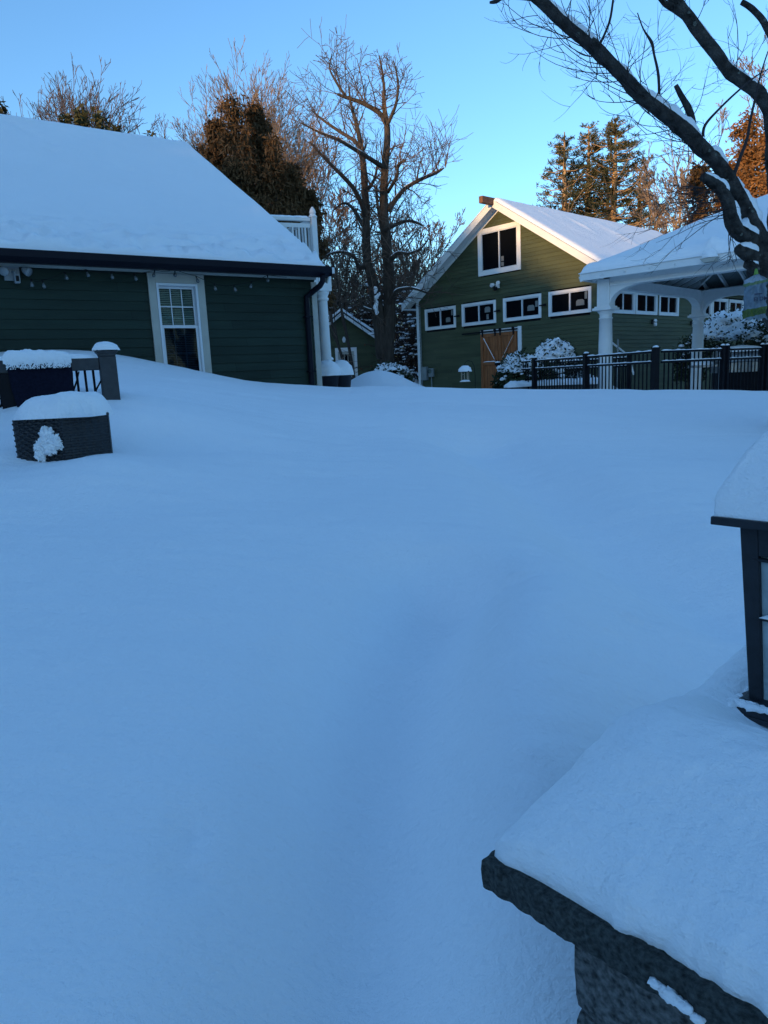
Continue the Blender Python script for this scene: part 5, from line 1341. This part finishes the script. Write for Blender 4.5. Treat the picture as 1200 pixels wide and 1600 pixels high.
# thinner trees behind and right of the big tree
for i, (a, b, Y, l_) in enumerate(((650, 340, 33, 'thin bare tree between the big trunks and the barn gable'), (540, 250, 30, 'thin bare tree just left of the two trunked tree'), (668, 395, 36, 'slender bare tree almost touching the barn eave'), (522, 345, 35, 'twisted bare tree above the small shed roof'), (615, 370, 38, 'distant bare tree seen behind the two trunks'))):
    p = at(a, b, Y); bare_tree('bare_tree', p.x, Y, -.4, p.z + .3, l_, 430 + i * 7, BARK2, TWIG, .10, 2, .14, 4, kids=(9, 6, 4, 3), crown_from=.2, lr=(.38, .55), rmin=.012, wan=.24)

# pines beyond the barn
def pine(px_, topy, Y, R_, label, seed, lean=0, basef=.45, n=150, foot=None):
    rng = random.Random(seed); tp = at(px_, topy, Y); H_ = tp.z + 1
    t0 = thing('pine_tree', (tp.x, Y, -1), 0, label, 'tree', 'tall pines beyond the barn'); tk = MB(); mb = MB()
    tk.tube([(lean, 0, 0), (lean * .5, 0, H_ * .5), (0, 0, H_ * .8), (0, 0, H_)], [.34, .27, .15, .03], 10)
    for k in range(n):
        t = basef + (1 - basef) * (k + rng.random()) / n; a = rng.uniform(0, 6.28); q = (t - basef) / (1 - basef)
        L_ = R_ * 1.3 * (1 - q) ** .6 * rng.uniform(.35, 1.1) * (.55 + .45 * min(1, q * 4)) + .25
        z = H_ * (basef + (1 - basef) * (round(q * 11) + rng.uniform(-.42, .42)) / 11.5); b = V3((lean * (1 - t), 0, z)); e = b + V3((cos(a) * L_, sin(a) * L_, L_ * rng.uniform(.05, .35)))
        tk.tube([b, b.lerp(e, .5) - V3((0, 0, .1 * L_)), e], [.05, .035, .015], 4, cap=False)
        for s_ in range(int(3 + L_ * 2.6)):
            f_ = rng.uniform(.35, 1.05); c = b.lerp(e, f_) + V3((rng.uniform(-.3, .3), rng.uniform(-.3, .3), rng.uniform(-.05, .18))) * L_ * .22
            for j in range(12): mb.leaf(c + rnd(rng) * .09, .20, rng, -.35, .24)
    obj('trunk', tk, PINEB, t0, True); obj('crown', mb, PINE, t0)
PY = 48
pine(882, 206, PY, 2.6, 'left pine beyond the barn roof, lowest branches reaching left', 501, .1, .50, 120)
pine(920, 196, PY + 2, 2.0, 'slim middle pine beyond the barn roof with bright bare trunk', 507, -.2, .62, 100)
pine(962, 184, PY, 3.0, 'tallest widest pine beyond the barn roof', 513, -.4, .52, 170)
pine(1000, 262, PY + 1, 2.0, 'shorter pine filling in right of the tallest pine', 519, 0, .4, 110)
pine(950, 265, PY + 4, 2.2, 'low pine partly hidden behind the tallest pine trunk', 523, 0, .45, 70)
# sunlit trees behind the gazebo
for i, (a, b, Y, R_, l_) in enumerate(((1172, 178, 40, 2.3, 'tall rusty brown cedar at the right edge behind the crooked limb'), (1205, 205, 39, 2.6, 'rusty dense tree cut by the right edge of the photo'), (1135, 262, 41, 1.5, 'brown leafy tree behind the crooked limb base'), (1092, 262, 40, 1.2, 'green brown evergreen beyond the gazebo roof'))):
    p = at(a, b, Y); conifer('rusty_tree' if i < 3 else 'evergreen_tree', p.x, Y, -.5, p.z + .5, R_, l_, 540 + i, OAKL if i < 3 else CEDAR, PINEB, n=9000, size=.24, droop=.1, shape=.6, group='sunlit trees behind the gazebo', asp=.4, z0f=.15, clump=1.0)
for i, (a, b, Y, l_) in enumerate(((1040, 235, 42, 'pale bare tree right of the pines beyond the barn ridge'), (1075, 225, 44, 'pale feathery bare tree over the gazebo roof'), (1110, 245, 45, 'bare sunlit tree directly behind the crooked limb'), (1190, 170, 46, 'pinkish bare tree top at the right edge'), (1020, 290, 40, 'small pale bare tree at the barn ridge end'), (1130, 205, 47, 'faint bare tree top between the limb and the rusty cedar'))):
    p = at(a, b, Y); bare_tree('bare_tree', p.x, Y, -.5, p.z + .2, l_, 560 + i * 3, PINEB, TWIGP, .17, 1, .1, 4, kids=(13, 7, 4, 3), crown_from=.3, lr=(.3, .45), rmin=.014)

# --- brush and snow flecked thicket behind the shed
def thicket(name, x, y, zb, w, H_, label, seed, n=26, leaves=900, snow=160, lm=BRUSH):
    rng = random.Random(seed); t0 = thing(name, (x, y, zb), 0, label, 'thicket', 'thickets around the small shed'); tk = MB()
    oo = opts(seg=(.5, .4, .3), kids=(5, 4), max=2, f0=.2, up=.02, rmin=.010, thick=.03, lr=(.4, .65), ang=(20, 60), wan=.22)
    pts = []
    for k in range(n):
        b = V3((rng.uniform(-w, w) * .7, rng.uniform(-.8, .8), 0)); d = V3((rng.uniform(-.5, .5), rng.uniform(-.4, .4), 1)); grow((tk, tk), b, d, H_ * rng.uniform(.5, 1), .03, 0, rng, oo)
    obj('stems', tk, BRUSH, t0); N_ = len(tk.v); mb = MB()
    for k in range(leaves): mb.leaf(V3(tk.v[rng.randrange(N_)]), .11, rng, .3, .6)
    obj('dead_leaves', mb, lm, t0); mb = MB()
    for k in range(snow):
        p = V3(tk.v[rng.randrange(N_)]); s_ = rng.uniform(.03, .075); dome(mb, p.x, p.y, p.z, s_ * rng.uniform(1, 2.4), s_, s_ * .6, k, .4, 7, 3, -.4)
    obj('snow_clumps', mb, SNOWC, t0, True)
THL = leafmat('dead_brown_leaves', (.045, .022, .014), (.13, .06, .03), 1)
for i, (a, Y, w, h, l_) in enumerate(((640, 30, 1.5, 3.3, 'snow flecked thicket against the left corner of the barn'), (632, 37, 2.4, 5.0, 'taller brown thicket behind the big trunks'), (505, 37, 1.3, 3.4, 'dark thicket left of the small shed'), (515, 38, 2.2, 6.0, 'tall rusty thicket behind the small shed'), (565, 40, 2.6, 5.4, 'rusty thicket above the small shed ridge'))):
    p = at(a, 590, Y); thicket('thicket', p.x, Y, -.3 + (.6 if Y > 30 else 0), w, h, l_, 600 + i, n=int(22 + w * 12), leaves=int(1300 * w), snow=int(230 * w) if i in (0, 1, 2) else int(60 * w), lm=THL)
# far wood: one mass
rng = random.Random(900); mb = MB(); oo = opts(seg=(1.5, .9, .7), kids=(9, 5), max=2, f0=.15, up=.08, rmin=.022, thick=.03, lr=(.3, .5), ang=(20, 50), wan=.16)
for k in range(120):
    x = rng.uniform(-16, 44); y = rng.uniform(62, 78); grow((mb, mb), V3((x, y, .3)), V3((rng.uniform(-.1, .1), 0, 1)), rng.uniform(5.5, 10.5), .12, 0, rng, oo)
tag(obj('far_wood', mb, BRUSH), 'distant leafless wood closing the view between the house and the barn', 'wood', kind='stuff')
mb = MB()
for k in range(9000):
    x = rng.uniform(-16, 44); y = rng.uniform(58, 66); h_ = 3.6 + 1.8 * nz(x, 0, 0, .25, 3); mb.leaf(V3((x, y, .3 + h_ * rng.random() ** .8)), .5, rng, 0, .7)
tag(obj('underbrush', mb, THL), 'low brown undergrowth below the distant leafless wood', 'undergrowth', kind='stuff')
# low arching bush in front of the shed
rng = random.Random(55); ab = thing('arching_shrub', (-1.55, 20.5, -.35), 0, 'bare arching shrub with thin pale branches in front of the small shed', 'shrub')
mb = MB()
for k in range(16):
    a = rng.uniform(-.9, 1.1); pts = []; L_ = rng.uniform(1.1, 2.2); yy = rng.uniform(-.3, .3)
    for j in range(8): t = j / 7; pts.append((a * L_ * t * .75 + rng.uniform(-.03, .03), yy, L_ * (1.1 * t - .62 * t * t) + rng.uniform(-.02, .02)))
    mb.tube(pts, [.018 - .002 * j for j in range(8)], 4, cap=False)
    for j in range(4):
        q = V3(pts[rng.randrange(2, 7)]); mb.tube([q, q + rnd(rng) * .15 + V3((.1 * a, 0, .1)), q + rnd(rng) * .2 + V3((.3 * a, 0, .15))], [.008, .006, .004], 3, cap=False)
obj('branches', mb, TWIGP, ab)
# snow covered leaning trunk left of the shed
lb = at(545, 560, 35); lb.z = -.2
lt = thing('leaning_trunk', tuple(lb), 0, 'thin snow coated trunk slanting down behind the small shed peak', 'tree')
P_ = [(at(505, 432, 34.5) - lb, .06), (at(517, 452, 34.5) - lb, .08), (at(529, 472, 34.6) - lb, .09), (at(538, 500, 35) - lb, .10), (V3((0, 0, 0)), .11)]
mb = MB(); o_ = limb(mb, P_, 7); obj('trunk', mb, BARK2, lt, True); mb = MB(); limb_snow(mb, o_, 0, 14, .9, .8, 3); obj('snow_on_trunk', mb, SNOWC, lt, True)

# ------------------------------------------------------------------ small shed
sc = at(540, 560, 32); sd_ = thing('small_shed', (sc.x - .08, 32, -.2), radians(4), 'small green shed with snowy gable roof and white framed door', 'shed')
ZS = .2; pk = 2.9 + ZS; ev = 1.62 + ZS; hw = 1.75; SLs = (pk - ev) / (hw)
def sspan(z): return (-hw, hw) if z < ev else (-(pk - z) / SLs, (pk - z) / SLs)
mb = MB(); siding(mb, sspan, 0, pk - .05, .115, [(-.30, .52, -1, 1.28 + ZS)]); obj('wall', mb, GREENB, sd_)
obj('inner_wall', MB().box(-hw + .05, .1, 0, hw - .05, 3.4, ev - .1), SHADOWP, sd_)
mb = MB()
for s_ in (-1, 1): mb.prism([(0, -.25, pk + .06), (s_ * (hw + .22), -.25, pk + .06 - SLs * (hw + .22)), (s_ * (hw + .22), -.25, pk - .02 - SLs * (hw + .22)), (0, -.25, pk - .02)], (0, 4, 0))
r_ = obj('roof', mb, SHINGLE, sd_)
mb = MB()
for s_ in (-1, 1):
    mb.prism([(s_ * .01, -.27, pk - .03), (s_ * (hw + .2), -.27, pk - .03 - SLs * (hw + .2)), (s_ * (hw + .2), -.27, pk - .17 - SLs * (hw + .2)), (s_ * .01, -.27, pk - .17)], (0, .02, 0))
mb.box(hw - .02, -.03, 0, hw + .06, .0, ev - .08).box(hw + .02, -.28, ev - .26, hw + .26, -.05, ev - .12)
obj('rake_board', mb, WHITE, r_)
def sh_top(x, y): return pk + .06 - SLs * abs(x) + .12 * edge(hw + .24 - abs(x), .1) * edge(y + .26, .1) * (1 + .25 * nz(x, y, 0, 2.5, 3)) + .003
hfield('snow_cover', axis(-hw - .22, hw + .22, 40), axis(-.25, 3.7, 20), sh_top, lambda x, y: pk + .058 - SLs * abs(x), SNOWC, r_)
mb = MB(); frame_ring(mb, -.36, .58, 0, 1.40 + ZS, .12, -.05, -.017, wt=.16, wb=.02); obj('door_frame', mb, WHITE, sd_)
mb = MB(); frame_ring(mb, -.24, .46, .02, 1.24 + ZS, .12, -.02, .02); mb.box(-.12, -.015, .68, .34, .015, .80)
for k in (1, 2): mb.box(-.12 + .46 * k / 3 - .012, -.012, .80, -.12 + .46 * k / 3 + .012, .012, 1.12 + ZS)
mb.box(-.12, -.0125, .98, .34, .0125, 1.0)
dd_ = obj('door', mb, CREAM, sd_); obj('pane', MB().box(-.12, .02, .8, .34, .03, 1.12 + ZS), GLASSD, dd_); obj('door_panel', MB().box(-.12, .02, .1, .34, .04, .68), CREAM, dd_)
mb = MB(); mb.lathe(.05, -.14, [(.05, 1.62 + ZS), (.09, 1.74 + ZS), (.03, 1.86 + ZS)], 8); mb.bar((.05, -.14, 1.8 + ZS), (.05, -.0, 1.8 + ZS), .03, .03); obj('wall_lamp', mb, WHITE, sd_)

# ------------------------------------------------------------------ added unseen woods: one shaped to throw the shade, one for panes to reflect
SAZ = radians(0)
SUN = V3((-.64, -.768, 0)).normalized(); ELEV = radians(6.2)
TV = V3((-SUN.y, SUN.x, 0))   # right-hand axis seen from the scene
def occl_height(t):
    """height of the added skyline, shaped for its shade, referred to the depth of the low house"""
    K = [(-60, 8), (-20, 7.4), (-17, 6.9), (-14.0, 6.6), (-13.0, 6.2), (-12.4, 5.4), (-12.0, 5.0), (-9.8, 3.5), (-8.8, 2.9), (-8.1, 3.9), (-7.4, 4.6), (-6.5, 5.6), (-4, 6.2), (0, 6.6), (6, 7), (40, 8)]
    for (a, b), (c, d) in zip(K[:-1], K[1:]):
        if a <= t <= c: return b + (d - b) * (t - a) / (c - a)
    return 7
def wood_tree(mb, rng, b, H_, w):
    n = 7; k = len(mb.v)
    for j in range(9):
        z = H_ * j / 8; r = (w * 1.3 + .5) * (1 - (j / 8) ** 3 * .92)
        for i in range(n):
            a = 2 * pi * i / n + j * .4; q = r * rng.uniform(.8, 1.15); mb.v.append((b.x + q * cos(a), b.y + q * sin(a), b.z + z))
    for j in range(8):
        for i in range(n):
            a = k + j * n + i; e_ = k + j * n + (i + 1) % n; mb.f.append((a, e_, e_ + n, a + n))
    for j in range(90):
        z = H_ * rng.uniform(.5, 1.03); a = rng.uniform(0, 6.28); r = (w * 1.3 + .5) * (1 - min(1, z / H_) ** 3 * .85); mb.leaf(V3((b.x + cos(a) * r, b.y + sin(a) * r, b.z + z)), .5, rng, -.2, .5)
rng = random.Random(4242); mb = MB(); D = 32.0
t = -80.0
while t < 34:
    w = rng.uniform(.5, 1.1); hh = occl_height(t) + (D + 10) * math.tan(ELEV) + rng.uniform(-.25, .2)
    c = SUN * (D + rng.uniform(-.8, .8)); b = V3((c.x, c.y, -2)) + TV * t
    wood_tree(mb, rng, b, hh + 2, w); t += w * .62
tag(obj('added_wood', mb, DARKG), 'dense dark evergreen wood added unseen behind the camera to shade the scene', 'wood', kind='stuff')
rng = random.Random(77); mb = MB(); y_ = -6.0  # second unseen wood, added as something brown for the barn side panes to mirror
while y_ < 42: wood_tree(mb, rng, V3((31 + rng.uniform(0, 4) + max(0, y_ - 25) * .6, y_, -1.5)), rng.uniform(7, 10), rng.uniform(.6, 1.3)); y_ += .8
tag(obj('added_wood', mb, CEDAR), 'brown evergreen wood added far to the right, outside the frame, for the barn panes to reflect', 'wood', kind='stuff')

# ------------------------------------------------------------------ light
w = bpy.data.worlds.new("World"); scene.world = w; w.use_nodes = True; nt_ = w.node_tree
bgn = nt_.nodes['Background']; sky = nt_.nodes.new('ShaderNodeTexSky'); sky.sky_type = 'NISHITA'; sky.sun_disc = False
sky.sun_elevation = ELEV; sky.sun_rotation = atan2(SUN.x, SUN.y); sky.air_density = 1.0; sky.dust_density = 0.3; sky.ozone_density = 3.0; sky.altitude = 0
tm_ = nt_.nodes.new('ShaderNodeMix'); tm_.data_type = 'RGBA'; tm_.blend_type = 'MULTIPLY'; tm_.inputs['Factor'].default_value = 1.0
nt_.links.new(sky.outputs[0], tm_.inputs['A']); tm_.inputs['B'].default_value = (.87, .995, 1.08, 1); nt_.links.new(tm_.outputs['Result'], bgn.inputs[0]); bgn.inputs[1].default_value = 0.15
sl_ = bpy.data.lights.new('sun', 'SUN'); so = bpy.data.objects.new('sun', sl_); COL.objects.link(so)
sl_.energy = 1.75; sl_.angle = radians(0.9); sl_.color = (1.0, .61, .25)
sd3 = V3((SUN.x * cos(ELEV), SUN.y * cos(ELEV), sin(ELEV))); so.rotation_euler = sd3.to_track_quat('Z', 'Y').to_euler()
scene.view_settings.view_transform = 'Standard'; scene.view_settings.look = 'None'; scene.view_settings.exposure = 1.56; scene.view_settings.gamma = 1.0
